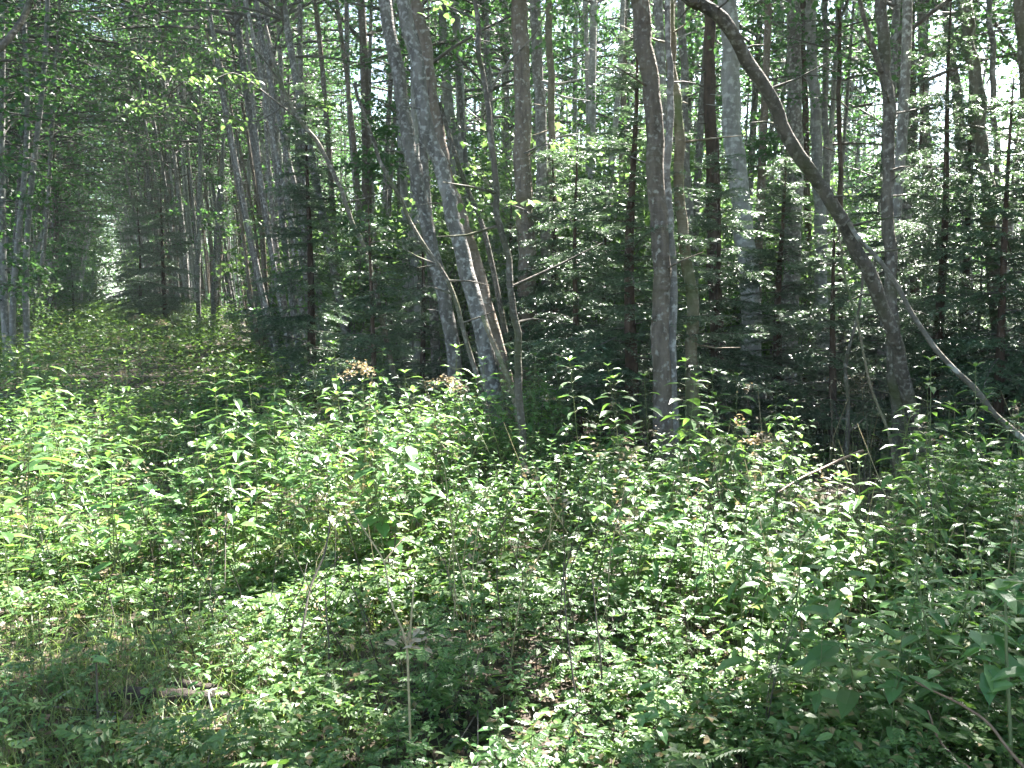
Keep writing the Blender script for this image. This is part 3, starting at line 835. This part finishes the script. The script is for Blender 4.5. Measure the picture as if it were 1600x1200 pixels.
# ------------------------------------------------------------------ leafy bushes in and beyond the wood
def bush_mesh(seed, H, R, n, ls, mat):
    rng = np.random.default_rng(seed); bf = Buf(); pos = []
    for k in range(14):
        a = rng.uniform(0, 6.28); L = H * rng.uniform(.6, 1); out = R * rng.uniform(.25, 1)
        t = np.linspace(0, 1, 7)[:, None]
        p = np.array([.1 * math.cos(a), .1 * math.sin(a), 0]) + np.array([math.cos(a) * out, math.sin(a) * out, 0]) * t ** 1.4 + np.array([0, 0, L]) * t
        v, f = tube(p, np.linspace(.016, .004, 7), 5); bf.add(v, f, 1, True)
        m = n // 14
        u = rng.uniform(.15, 1.05, m)
        q = np.stack([np.interp(u, t[:, 0], p[:, c]) for c in range(3)], 1)
        cl = rng.normal(0, 1, (9, 3)) * [.3, .3, .2]
        pos.append(q + cl[(u * 8.5).astype(int)] * R * .6 + rng.normal(0, .13, (m, 3)))
    pos = np.concatenate(pos); n = len(pos)
    v, f = leaves(pos, rng.uniform(0, 6.28, n), rng.normal(.25, .45, n), rng.normal(0, .45, n), ls * rng.uniform(.6, 1.25, n), LEAF4, 1.1)
    bf.add(v, f, 0)
    return bf.mesh("foliage", [mat, M_TWIG])
BUSH = [bush_mesh(60 + i, 2.6 + .5 * i, 1.4, 3200, .10, M_BUSH) for i in range(3)]
def bush(x, y, label, group, sc=1.0):
    t = ob("leafy_bush", BUSH[rngS.integers(3)], None, (x, y, float(gz(x, y))))
    tag(t, label, "bush", group); t.rotation_euler = (0, 0, rngS.uniform(0, 6.28)); t.scale = (sc, sc, sc * rngS.uniform(.85, 1.2))
for k in range(80):
    s = rngS.uniform(-4, 75); w = rngS.uniform(27, 33)
    x, y = lane(s, w)
    bush(x, y, "sunlit pale green bush at the far edge of the wood before the meadow", "bushes along the far edge of the wood", rngS.uniform(1.3, 2.9))
for k in range(60):
    a = R_(rngS.uniform(-14, 20)); d = rngS.uniform(16, 36); x, y = d * math.sin(a), d * math.cos(a)
    if to_lane(x, y)[1] < 4.5: continue
    bush(x, y, "leafy bush in the shade between the trunks of the middle wood", "bushes between the middle trunks", rngS.uniform(.8, 1.6))
for k in range(16):
    x, y = lane(rngS.uniform(22, 60), -rngS.uniform(2.0, 4.5))
    bush(x, y, "leafy bush at the foot of the trunks left of the lane", "bushes left of the lane", rngS.uniform(.6, 1.1))

for k in range(14):
    x, y = lane(rngS.uniform(62, 88), [rngS.uniform(-3.2, -1.4), rngS.uniform(1.9, 4.4)][k % 2])
    bush(x, y, "dim bush narrowing the lane at its far end", "bushes closing the far end of the lane", rngS.uniform(1.1, 2.2))
for px, d, k, sc in [(862, 12.5, 3, .9), (940, 12.4, 1, 1.2), (800, 13.5, 3, .8), (660, 12.8, 1, 1.1)]:
    spruce(*at(px, d), k, "young spruce with lit boughs among the upright trunks of the middle", "young spruces among the middle trunks", sc, 1.2)
for px, d in [(905, 14), (640, 16), (700, 17.5), (540, 15)]:
    x, y = at(px, d)
    bush(x, y, "sun-speckled leafy bush among the upright trunks of the middle", "bushes among the middle trunks", rngS.uniform(.8, 1.15))

# far-off trees that read as one mass, round the end of the lane and beyond the meadow
rngF = np.random.default_rng(8)
bf = Buf()
n = 90000
s = rngF.uniform(90, 150, n); w = rngF.uniform(-40, 34, n); z = rngF.uniform(.1, 22, n)
keep = ~((np.abs(w - .2) < .45) & (z < 1.7)) & (vnoise(w * 2, z + s * .3, 3, .8) > -.55)
s, w, z = s[keep], w[keep], z[keep]; n = len(s)
xy = LD * s[:, None] + LR * w[:, None]
v, f = leaves(np.column_stack([xy, z]), rngF.uniform(0, 6.28, n), rngF.normal(.2, .5, n), rngF.normal(0, .5, n), rngF.uniform(.25, .5, n), LEAF4, 1.1)
bf.add(v, f, 0)
for k in range(150):
    x, y = lane(rngF.uniform(98, 140), rngF.choice([rngF.uniform(-40, -2), rngF.uniform(3.5, 34)]))
    v, f = tube(np.array([[x, y, -.1], [x + rngF.normal(0, .3), y, 7], [x + rngF.normal(0, .6), y, 14]]), [.13, .1, .04], 6); bf.add(v, f, 1, True)
tag(ob("distant_wood", bf.mesh("distant_wood", [M_LEAF, M_ALDER])), kind="stuff")
bf = Buf(); n = 26000
s = rngF.uniform(-60, 150, n); w = rngF.uniform(105, 118, n); z = 6.5 * rngF.random(n) ** .8
keep = z < 4.0 + 2.2 * vnoise(s, w, 9, .25)
xy = LD * s[keep][:, None] + LR * w[keep][:, None]; n = len(xy)
v, f = leaves(np.column_stack([xy, z[keep]]), rngF.uniform(0, 6.28, n), rngF.normal(.2, .5, n), rngF.normal(0, .5, n), rngF.uniform(.5, 1.0, n), LEAF4, 1.2)
bf.add(v, f, 0)
tag(ob("distant_treeline", bf.mesh("distant_treeline", [M_BUSH])), kind="stuff")

# ------------------------------------------------------------------ tall herbs, each plant its own
def herb_meshes(seed, H, pairs, ls, wide=1.0, droop=.35, lean=.08, bushy=0, tm=LEAF8):
    rng = np.random.default_rng(seed)
    sb, lb = Buf(), Buf()
    def shoot(p0, dirv, L, npair, lsz, rad):
        t = np.linspace(0, 1, 7)[:, None]
        bend = rng.normal(0, lean, 2)
        p = p0 + dirv * L * t + np.array([bend[0], bend[1], 0]) * L * t ** 2
        v, f = tube(p, np.linspace(rad, rad * .35, 7), 5); sb.add(v, f, 0, True)
        a0 = rng.uniform(0, 6.28); pos = []; az = []; sz = []; pt = []
        for k in range(npair):
            u = .18 + .82 * (k + .5) / npair
            c = np.array([np.interp(u, t[:, 0], p[:, q]) for q in range(3)])
            prof = .55 + .6 * math.sin(math.pi * min(1, u * .92)) ** .8
            if u > .85: prof *= .75
            for sgn in (0, 1):
                if rng.random() < .06: continue
                a = a0 + k * 1.57 + sgn * math.pi + rng.normal(0, .25)
                st = lsz * .28
                e = c + np.array([math.cos(a), math.sin(a), .35]) * st
                v, f = tube(np.array([c, e]), [.0016, .0012], 3); sb.add(v, f, 0, True)
                pos.append(e); az.append(a); sz.append(lsz * prof * rng.uniform(.75, 1.2)); pt.append(rng.normal(droop - .2 * (u > .85), .16))
        for k in range(4):         # young leaves at the tip
            pos.append(p[-1]); az.append(a0 + k * 1.57); sz.append(lsz * .45); pt.append(rng.normal(-.5, .2))
        n = len(pos)
        v, f = leaves(np.array(pos), np.array(az), np.array(pt), rng.normal(0, .14, n), np.array(sz), tm, wide)
        lb.add(v, f, 0)
    d0 = np.array([rng.normal(0, .06), rng.normal(0, .06), 1.0])
    shoot(np.array([0, 0, -.03]), d0, H, pairs, ls, .0045)
    for k in range(bushy):
        z = rng.uniform(.2, .6) * H; a = rng.uniform(0, 6.28)
        shoot(d0 * z, np.array([math.cos(a) * .6, math.sin(a) * .6, .75]), H * rng.uniform(.3, .5), max(3, pairs // 2), ls * .8, .003)
    return sb, lb

HERB = []
for i in range(9):
    kind = i % 3
    if kind == 0: a = herb_meshes(500 + i, .95, [9, 11, 8][i // 3], [.12, .10, .14][i // 3], [.7, .55, .85][i // 3], [.14, .3, .1][i // 3])                 # nettle
    elif kind == 1: a = herb_meshes(500 + i, .80, [7, 6, 9][i // 3], [.10, .12, .06][i // 3], [.95, 1.15, 1.0][i // 3], .10, .1, [3, 2, 6][i // 3])        # balsam
    else: a = herb_meshes(500 + i, .72, 7, .13, .9, .12, .1, 3, LEAFP)                   # small-leaved bushy herb
    sm = a[0].mesh("stem", [M_DSTEM if kind == 2 else M_STEM]); lm = a[1].mesh("foliage", [M_HERB2 if i in (1, 4) else M_HERB])
    HERB.append((sm, lm))
DRYH = []
for i in range(3):
    a = herb_meshes(560 + i, .85, 6, .06, .7, .9, .12, 2, LEAF4)
    r_ = np.random.default_rng(570 + i); n_h = 120       # spent flower heads
    c_ = np.array([[.0, .0, .88], [.07, .03, .84], [-.06, .05, .86], [.02, -.08, .82]])[r_.integers(0, 4, n_h)] + r_.normal(0, .028, (n_h, 3)) * [1, 1, .5]
    v, f = leaves(c_, r_.uniform(0, 6.28, n_h), r_.normal(0, .5, n_h), r_.normal(0, .5, n_h), r_.uniform(.012, .035, n_h), LEAF4); a[1].add(v, f, 0)
    DRYH.append((a[0].mesh("stem", [M_TSTEM]), a[1].mesh("withered_foliage", [M_DRY])))

rngH = np.random.default_rng(19)
def herb(x, y, k, label, group, sc, bank=HERB, name="tall_herb", cat="herb"):
    sm, lm = bank[k]
    if bank is HERB: name, cat = [("nettle_plant", "nettle"), ("balsam_plant", "balsam"), ("bushy_herb", "herb")][k % 3]
    t = ob(name, None, None, (x, y, float(gz(x, y))))
    tag(t, label, cat, group)
    t.rotation_euler = (rngH.normal(0, .07), rngH.normal(0, .07), rngH.uniform(0, 6.28)); t.scale = (sc, sc, sc * rngH.uniform(.92, 1.08))
    ob("stem", sm, t); ob(lm.name.split(".")[0], lm, t)

taken = []
def scatter(n, region, dmin, fn):
    c = 0
    for _ in range(n * 40):
        x, y = region()
        if abs(x - y * .375) < .42 and 5.2 < y < 8.5: continue      # the dark hollow stays open
        if all((x - a) ** 2 + (y - q) ** 2 > dmin * dmin for a, q in taken[-500:]):
            taken.append((x, y)); fn(x, y); c += 1
            if c >= n: return

def reg_px(x0, x1, y0, y1, h):     # a region of the floor, by what lies between these edges at height h
    def r():
        p = G(rngH.uniform(x0, x1), rngH.uniform(y0, y1), h); return p[0], p[1]
    return r
def reg_xy(x0, x1, y0, y1):
    return lambda: (rngH.uniform(x0, x1), rngH.uniform(y0, y1))

scatter(150, reg_xy(-2.3, .6, 4.7, 8.6), .12, lambda x, y: herb(x, y, [0, 1, 2, 4, 0, 7][rngH.integers(6)], "leafy herb in the bright sunlit clump at the picture's middle", "herbs of the sunlit middle clump", rngH.uniform(.6, 1.28)))
scatter(105, reg_xy(.5, 3.4, 4.2, 7.2), .13, lambda x, y: herb(x, y, [0, 3, 6, 1, 5][rngH.integers(5)], "long-leaved nettle in the dappled stand before the spruces on the right", "nettles before the right-hand spruces", rngH.uniform(.6, 1.2)))
scatter(120, reg_xy(-.4, 2.4, 2.7, 4.5), .11, lambda x, y: herb(x, y, [1, 0, 4, 5, 3, 6][rngH.integers(6)] if x > .85 + .3 * (y - 3.5) ** 2 else [2, 5, 8, 1][rngH.integers(4)], "leafy herb in the near foreground right of the middle", "herbs of the right foreground", rngH.uniform(.6, .95) if x > .85 else rngH.uniform(.28, .6)))
scatter(85, reg_px(-40, 200, 530, 790, .6), .17, lambda x, y: herb(x, y, [0, 3, 1, 6][rngH.integers(4)], "leafy herb in the lit clump at the left edge of the lane", "herbs of the left clump", rngH.uniform(.6, 1.15)))
scatter(60, reg_px(-20, 520, 800, 1150, .1), .16, lambda x, y: herb(x, y, [1, 2, 5, 8][rngH.integers(4)], "low herb in the short growth of the left foreground", "low herbs of the left foreground", rngH.uniform(.22, .42)))
scatter(90, reg_px(170, 440, 520, 780, .5), .2, lambda x, y: herb(x, y, [2, 5, 8, 2][rngH.integers(4)], "shaded small-leaved herb in the middle of the overgrown lane", "herbs of the shaded lane", rngH.uniform(.4, .8)))
# plants one can point at
for px, py, d, k, sc, lab in [
    (632, 548, 6.6, 0, 1.27, "tallest nettle tip above the bright middle clump, against the dark spruce"),
    (440, 545, 7.4, 3, 1.2, "bluish nettle standing alone left of the bright middle clump"),
    (590, 570, 6.0, 1, 1.3, "broad-leaved bright herb beside the withered umbel on the middle clump"),
    (80, 525, 9.6, 6, 1.28, "tall lit nettle highest of the left clump"),
    (1070, 650, 5.2, 0, 1.05, "nettle with white shining leaves in front of the yellowish knotty trunk"),
    (1450, 710, 4.6, 3, 1.02, "slender nettle with long bright leaves before the dark hollow at right"),
    (1590, 760, 4.2, 6, 1.0, "nettle cut by the right edge of the photo"),
    (1290, 745, 4.8, 6, .98, "nettle with drooping long leaves in front of the dead brown branch")]:
    p = P(px, py, d); herb(p[0], p[1], k, lab, None, p[2] / (.97 if k in (0, 3, 6) else .85))
for px, py, d, k, lab in [
    (1195, 650, 5.4, 0, "withered tan umbel plant lit by sun right of the knotty trunk"),
    (560, 585, 6.2, 1, "withered tan umbel plant on top of the bright middle clump"),
    (715, 570, 7.0, 2, "withered yellowish plant between the nettles and the leaning trunk's foot"),
    (975, 690, 6.6, 0, "brown withered plant before the thin spruce stem"),
    (1235, 800, 4.6, 1, "dry brown plant among nettles left of the dark hollow"),
    (360, 690, 8.2, 2, "dry brown stalks in the shaded lane left of the middle clump"),
    (220, 500, 17, 0, "rusty dry plant far down the middle of the lane"),
    (240, 495, 18.5, 1, "second rusty dry plant far down the lane, right of the first"),
    (190, 520, 14.5, 2, "rusty dry plant nearest in the lane")]:
    p = P(px, py, d); herb(p[0], p[1], k, lab, None, p[2] / .9, DRYH, "withered_herb", "withered plant")

# single stalks in the foreground
def stalk(name, mains, mat, label, cat, seed, leafy=None):
    rng = np.random.default_rng(seed); bf = Buf(); base = None
    for spec, wds, d, gr in mains:
        pts = np.array([P(x, y, dd) for (x, y), dd in zip(spec, np.linspace(d[0], d[1], len(spec)))])
        if gr:
            z = pts[-1][2] - gz(pts[-1][0], pts[-1][1]) + .03
            if z > .02: pts = np.vstack([pts, pts[-1] + [rng.normal(0, .02), rng.normal(0, .02), -z]])
        p = smooth_path(pts, 20)
        if base is None: base = p[-1].copy()
        v, f = tube(p - base, np.linspace(wds[0] * d[0], wds[1] * d[1], 20) / F_PX / 2, 6, rng, .04); bf.add(v, f, 0, True)
    t = tag(ob(name, bf.mesh(name, [mat]), None, base), label, cat)
    if leafy:
        pos = []
        lb = Buf()
        for (cx, cy, cd, n, sp, ls) in leafy[0]:
            c = P(cx, cy, cd) - base; pos = c + rng.normal(0, 1, (n, 3)) * [sp, sp, sp * .4]
            v, f = leaves(pos, rng.uniform(0, 6.28, n), rng.normal(.2, .3, n), rng.normal(0, .3, n), ls * rng.uniform(.6, 1.2, n), LEAF8); lb.add(v, f, 0)
        ob("dry_foliage" if leafy[1] is M_DRY else "foliage", lb.mesh("foliage", [leafy[1]]), t)
    return t
stalk("bent_stalk", [([(553, 803), (578, 842), (600, 878), (607, 920), (616, 955), (634, 1000), (638, 1060), (642, 1180)], (2.4, 5), (3.3, 2.95), True),
                     ([(633, 838), (616, 858), (600, 878)], (2, 3), (3.4, 3.27), False), ([(622, 881), (610, 879), (600, 878)], (1.5, 3), (3.2, 3.27), False),
                     ([(648, 905), (643, 960), (640, 1010)], (2.5, 4), (3.1, 3.05), False)], M_TSTEM,
      "bent straw-coloured umbel stalk in the foreground, left of the middle", "dry stalk", 1, ([(640, 1000, 3.05, 14, .035, .035), (672, 1000, 3.0, 16, .04, .035)], M_DRY))
stalk("dark_stalk", [([(516, 815), (507, 865), (485, 920), (472, 985), (452, 1075)], (2.5, 5), (4.2, 3.7), True), ([(480, 880), (470, 920), (445, 965)], (1.5, 2.5), (4.1, 3.9), True)], M_DSTEM,
      "black leaning stalk with a thinner one, left of the straw-coloured stalk", "stalk", 2)
stalk("dark_stalk", [([(508, 905), (510, 960), (514, 1010), (512, 1080)], (2, 4), (3.7, 3.6), True)], M_DSTEM,
      "straight dark stalk between the black leaning one and the straw-coloured one", "stalk", 3)
stalk("dark_stalk", [([(352, 800), (352, 860), (350, 940)], (2, 3.5), (5.0, 4.7), True), ([(300, 830), (303, 890)], (2, 3), (5.0, 4.9), True)], M_DSTEM,
      "dark bare stalk rising from the sunlit grass at left", "stalk", 4)
stalk("red_stalk", [([(1430, 1065), (1455, 1078), (1500, 1100), (1542, 1128), (1575, 1170), (1606, 1206)], (3, 6), (2.75, 2.5), False), ([(1450, 1110), (1470, 1160), (1520, 1205)], (3, 5), (2.75, 2.6), False)], M_RSTEM,
      "reddish brown arching bramble stem in the lower right corner", "bramble", 5)
stalk("green_stalk", [([(1571, 940), (1573, 1030), (1577, 1110), (1580, 1200)], (4, 8), (2.7, 2.6), True)], M_STEM,
      "thick yellow-green upright stalk at the lower right edge", "stalk", 6, ([(1571, 940, 2.7, 8, .08, .12), (1573, 1030, 2.65, 8, .08, .13), (1500, 1010, 2.7, 7, .09, .14)], M_HERB2))
stalk("green_stalk", [([(1250, 900), (1240, 960), (1222, 1030), (1205, 1090)], (2.5, 5), (3.3, 3.2), True), ([(1285, 880), (1262, 930), (1240, 965)], (2, 3), (3.3, 3.3), False)], M_STEM,
      "leaning yellow-green forked stalk in the right foreground", "stalk", 7)
stalk("dark_stalk", [([(880, 880), (884, 960), (893, 1040), (900, 1110)], (2, 4), (3.4, 3.2), True)], M_DSTEM,
      "thin dark upright stalk in the middle foreground herbs", "stalk", 8)
stalk("dark_stalk", [([(925, 900), (932, 970), (940, 1060)], (2, 4), (3.5, 3.35), True)], M_DSTEM,
      "thin dark stalk right of the other one in the middle foreground", "stalk", 9)
stalk("dark_stalk", [([(150, 1025), (152, 1090), (152, 1130)], (3, 4), (3.15, 3.1), True)], M_DSTEM,
      "dark stem with a big pale leaf beside the rotten log", "stalk", 10, ([(153, 1030, 3.13, 3, .012, .06)], M_HERB2))

# rotten log and twig in the lower left
def log_mesh(seed, L, r):
    rng = np.random.default_rng(seed); bf = Buf(); k = 26
    x = np.linspace(0, L, k)
    p = np.stack([x, .02 * np.sin(x * 6), .015 * np.cos(x * 9)], 1)
    rr = r * np.clip(np.minimum(x, L - x) / .04, .25, 1)
    v, f = tube(p, rr, 12, rng, .14); bf.add(v, f, 0, True)
    for e in (0, k - 1):
        c = np.vstack([v[e * 12:(e + 1) * 12], p[e]]); bf.add(c, [[i, (i + 1) % 12, 12] for i in range(12)], 0)
    return bf.mesh("rotten_log", [M_LOG])
p = G(175, 1105, .03); q = G(365, 1100, .03)
o = ob("rotten_log", log_mesh(3, float(np.linalg.norm(q - p)), .028), None, (p[0], p[1], .025 + float(gz(p[0], p[1]))))
o.rotation_euler = (0, 0, math.atan2(q[1] - p[1], q[0] - p[0]))
tag(o, "rotten dark log lying in the ground cover at lower left", "log")
p = G(262, 1088, .03); q = G(352, 1092, .03)
o = ob("rotten_log", log_mesh(4, float(np.linalg.norm(q - p)), .02), None, (p[0], p[1], .045 + float(gz(p[0], p[1]))))
o.rotation_euler = (0, .03, math.atan2(q[1] - p[1], q[0] - p[0]))
tag(o, "shorter broken piece of wood lying behind the rotten log", "log")
stick("pale_twig", [(338, 1076), (326, 1082), (331, 1110), (336, 1132), (328, 1148), (320, 1166)], (3, 4), (3.25, 2.98), M_DEAD,
      "crooked pale twig standing over the end of the rotten log", "twig", seed=9, n=18)

# ------------------------------------------------------------------ ground cover that nobody could count
rngC = np.random.default_rng(23)
HERO_SPOTS = BLOBS
def cover_height(x, y):
    s, w = to_lane(x, y)
    h = .13 + .06 * vnoise(x, y, 31, 1.6) + .03 * vnoise(x, y, 34, 5.)
    right = 1 / (1 + np.exp(-(x - (-1.2 + .02 * y)) * 2.2))           # the taller stand right of the lane
    h = h + right * (.22 + .11 * vnoise(x, y, 32, 1.2) + .06 * vnoise(x, y, 35, 4.)) * (y > 2.2)
    far = np.clip((y - 8) / 18, 0, 1)
    h = h + far * (.75 + .16 * vnoise(x, y, 33, .9))
    wood = np.clip((w - 4.2) / 1.5, 0, 1)
    h = h * (1 - .65 * wood * (y > 8))
    return np.clip(h, .05, 1.25)

_lg = [G(px, 1104, .03)[:2] for px in (180, 240, 300, 360)]
def bare(x, y):                    # thinner growth round the rotten log and in the dark hollow under the curved trunk
    k = np.ones_like(x)
    for a, c in _lg:
        k = k * (1 - .93 * np.exp(-((x - a) ** 2 + (y - c + .05) ** 2) / .035))
    k = k * (1 - .9 * np.exp(-((x - 3.0) ** 2 / 1.1 + (y - 7.6) ** 2 / 1.2)))
    k = k * (1 - .9 * np.exp(-((x - y * .375) ** 2 / .12 + (y - 6.3) ** 2 / 1.6)))
    return k

def cover(n, y0, y1, size, tm, mat_name, power=1.0, xk=.62, hmul=1.0, dens=None):
    y = y0 + (y1 - y0) * rngC.random(n) ** power
    x = rngC.uniform(-1, 1, n) * (y * xk + .8)
    if dens is not None:
        k = rngC.random(n) < dens(x, y) * bare(x, y); x, y = x[k], y[k]; n = len(x)
    h = cover_height(x, y) * hmul
    z = gz(x, y) + h * np.sqrt(rngC.random(n)) * rngC.uniform(.5, 1.1, n) + .012
    sz = size * rngC.uniform(.55, 1.35, n)
    return leaves(np.column_stack([x, y, z]), rngC.uniform(0, 6.283, n), rngC.normal(.10, .22, n), rngC.normal(0, .2, n), sz, tm, .9)

bf = Buf()
clump = lambda x, y: np.clip(.50 + .42 * vnoise(x, y, 40, 3.0) + .28 * vnoise(x, y, 41, 7.), .04, 1)
left = lambda x, y: clump(x, y) * np.clip(1.1 - .8 / (1 + np.exp(-(x + .3) * 3)), .15, 1)
right = lambda x, y: clump(x + 9, y) * np.clip(.15 + .85 / (1 + np.exp(-(x + .5) * 3)), .15, 1)
for args in [(11000, 2.3, 4.6, .055, LEAF8, 0, .9, right), (12000, 2.3, 5.5, .085, LEAFP, 0, .9, clump), (30000, 2.3, 6, .026, LEAF8, 0, .9, left), (7000, 2.3, 4.8, .05, LEAF3, 0, .9, right), (16000, 2.3, 5, .03, LEAF8, 0, .9, right),
             (15000, 4.2, 8.5, .055, LEAF8, 0, .9, clump), (10000, 4.2, 9, .11, LEAFP, 0, .9, clump), (9000, 4.2, 8.5, .06, LEAF3, 0, .9, right), (14000, 5, 9, .04, LEAF4, 0, .9, clump),
             (22000, 8, 16, .07, LEAF4, 0, .9, clump), (26000, 15, 34, .10, LEAF4, 0, .9, clump), (12000, 32, 100, .2, LEAF4, 0, .9, clump)]:
    v, f = cover(*args[:6], power=args[6], dens=args[7]); bf.add(v, f, 0)
n = 120000                         # the lane is overgrown to waist height farther on
s_ = 9 + 90 * rngC.random(n) ** 2.0; w_ = rngC.uniform(-3.4, 4.6, n); xy = LD * s_[:, None] + LR * w_[:, None]
k = (rngC.random(n) < np.maximum(clump(xy[:, 0] * .5, xy[:, 1] * .5), .4)) & (xy[:, 1] > 8); xy = xy[k]; s_ = s_[k]; n = len(s_)
hh = np.clip(.32 + .85 * np.clip((s_ - 9) / 22, 0, 1) + (.12 + .1 * np.clip(s_ / 30, 0, 1)) * vnoise(xy[:, 0], xy[:, 1], 61, 1.1) + .08 * vnoise(xy[:, 0], xy[:, 1], 62, 4.), .15, 1.35)
z = gz(xy[:, 0], xy[:, 1]) + hh * rngC.random(n) ** .6
v, f = leaves(np.column_stack([xy, z]), rngC.uniform(0, 6.283, n), rngC.normal(.1, .25, n), rngC.normal(0, .22, n), (.06 + .0016 * s_) * rngC.uniform(.6, 1.4, n), LEAF4, .8); bf.add(v, f, 0)
# their stems
n = 9000
y = 2.3 + 9 * rngC.random(n) ** 1.2; x = rngC.uniform(-1, 1, n) * (y * .62 + .6); h = cover_height(x, y) * rngC.uniform(.6, 1.1, n)
a = rngC.uniform(0, 6.28, n); lx = rngC.normal(0, .12, n) * h; ly = rngC.normal(0, .12, n) * h; z = gz(x, y) - .01
v = np.stack([np.stack([x, y, z], 1), np.stack([x + .003 * np.cos(a), y + .003 * np.sin(a), z], 1), np.stack([x + lx + .002 * np.cos(a), y + ly + .002 * np.sin(a), z + h], 1), np.stack([x + lx, y + ly, z + h], 1)], 1)
bf.add(v.reshape(-1, 3), np.arange(n * 4).reshape(-1, 4), 1)
tag(ob("ground_cover", bf.mesh("ground_cover", [M_COVER, M_STEM])), "low leafy herbs carpeting the forest floor and the lane", kind="stuff")

# grass in the lane
BL = (np.array([[0, -.022, 0], [0, .022, 0], [.5, .018, .0], [.5, -.018, .0], [1, 0, -.12]]), np.array([[0, 3, 2], [0, 2, 1], [3, 4, 2]]))
bf = Buf(); n = 110000
y = 2.3 + 9.5 * rngC.random(n) ** 1.1; x = rngC.uniform(-1, .75, n) * (y * .62 + .6)
k = rngC.random(n) < np.clip(.5 + .6 * vnoise(x, y, 50, 1.8) - .5 * (x > -.4), .06, 1); x, y = x[k], y[k]; n = len(x)
v, f = leaves(np.column_stack([x, y, gz(x, y) - .01]), rngC.uniform(0, 6.28, n), -rngC.uniform(.25, 1.3, n), rngC.normal(0, .5, n), rngC.uniform(.06, .22, n), BL, .6)
bf.add(v, f, 0)
tag(ob("grass", bf.mesh("grass", [M_GRASS])), "thin grass growing through the low herbs of the lane", kind="stuff")

# old stems standing among the herbs
bf = Buf()
for k in range(550):
    y0 = 3.7 + 8 * rngC.random() ** 1.2; x0 = rngC.uniform(-1, 1) * (y0 * .6); h = rngC.uniform(.25, .75) * (1.15 if x0 > -.5 else .75); a = rngC.normal(0, .12, 4) * h
    v, f = tube(np.array([[x0, y0, gz(x0, y0) - .02], [x0 + a[0], y0 + a[1], h * .5], [x0 + a[0] * 2 + a[2], y0 + a[1] * 2 + a[3], h]]), [.0035, .0028, .0015], 4); bf.add(v, f, k % 3 == 0, True)
    if k % 4 == 0:                 # a dried flower head
        t_ = np.array([x0 + a[0] * 2 + a[2], y0 + a[1] * 2 + a[3], h]); n = 14
        v, f = leaves(t_ + rngC.normal(0, .03, (n, 3)), rngC.uniform(0, 6.28, n), rngC.normal(0, .5, n), rngC.normal(0, .5, n), rngC.uniform(.012, .04, n), LEAF4); bf.add(v, f, 2)
tag(ob("old_stems", bf.mesh("old_stems", [M_DSTEM, M_TSTEM, M_DRY])), "thin dark and straw-coloured old stems among the herbs", kind="stuff")

# fallen leaves and twigs on the soil
bf = Buf(); n = 26000
y = 2.2 + 22 * rngC.random(n) ** 1.4; x = rngC.uniform(-1, 1, n) * (y * .62 + .6)
v, f = leaves(np.column_stack([x, y, gz(x, y) + .008 + .02 * rngC.random(n)]), rngC.uniform(0, 6.28, n), rngC.normal(0, .3, n), rngC.normal(0, .3, n), rngC.uniform(.03, .07, n), LEAF4)
bf.add(v, f, 0)
for k in range(500):
    y0 = 2.4 + 12 * rngC.random(); x0 = rngC.uniform(-1, 1) * (y0 * .6); a = rngC.uniform(0, 6.28); L = rngC.uniform(.1, .5)
    v, f = tube(np.array([[x0, y0, gz(x0, y0) + .02], [x0 + L * math.cos(a), y0 + L * math.sin(a), gz(x0, y0) + rngC.uniform(.02, .12)]]), [.004, .002], 4); bf.add(v, f, 1, True)
tag(ob("leaf_litter", bf.mesh("leaf_litter", [M_LITTER, M_TWIG])), "brown fallen leaves and twigs between the herbs", kind="stuff")

# ------------------------------------------------------------------ the damp air of the wood
b = Buf()
x0, x1, y0, y1, z0, z1 = -270, 270, -45, 490, -1.3, 26
v = [[x, y, z] for z in (z0, z1) for y in (y0, y1) for x in (x0, x1)]
b.add(v, [[0, 2, 3, 1], [4, 5, 7, 6], [0, 1, 5, 4], [2, 6, 7, 3], [0, 4, 6, 2], [1, 3, 7, 5]], 0)
hm = bpy.data.materials.new("haze"); hm.use_nodes = True
n_ = hm.node_tree.nodes; l_ = hm.node_tree.links
for q_ in list(n_): n_.remove(q_)
ho = n_.new("ShaderNodeOutputMaterial"); pv = n_.new("ShaderNodeVolumePrincipled")
pv.inputs["Color"].default_value = (.72, .90, .90, 1); pv.inputs["Density"].default_value = .0007; pv.inputs["Anisotropy"].default_value = .35
l_.new(pv.outputs[0], ho.inputs["Volume"])
tag(ob("haze", b.mesh("haze", [hm])), kind="stuff")
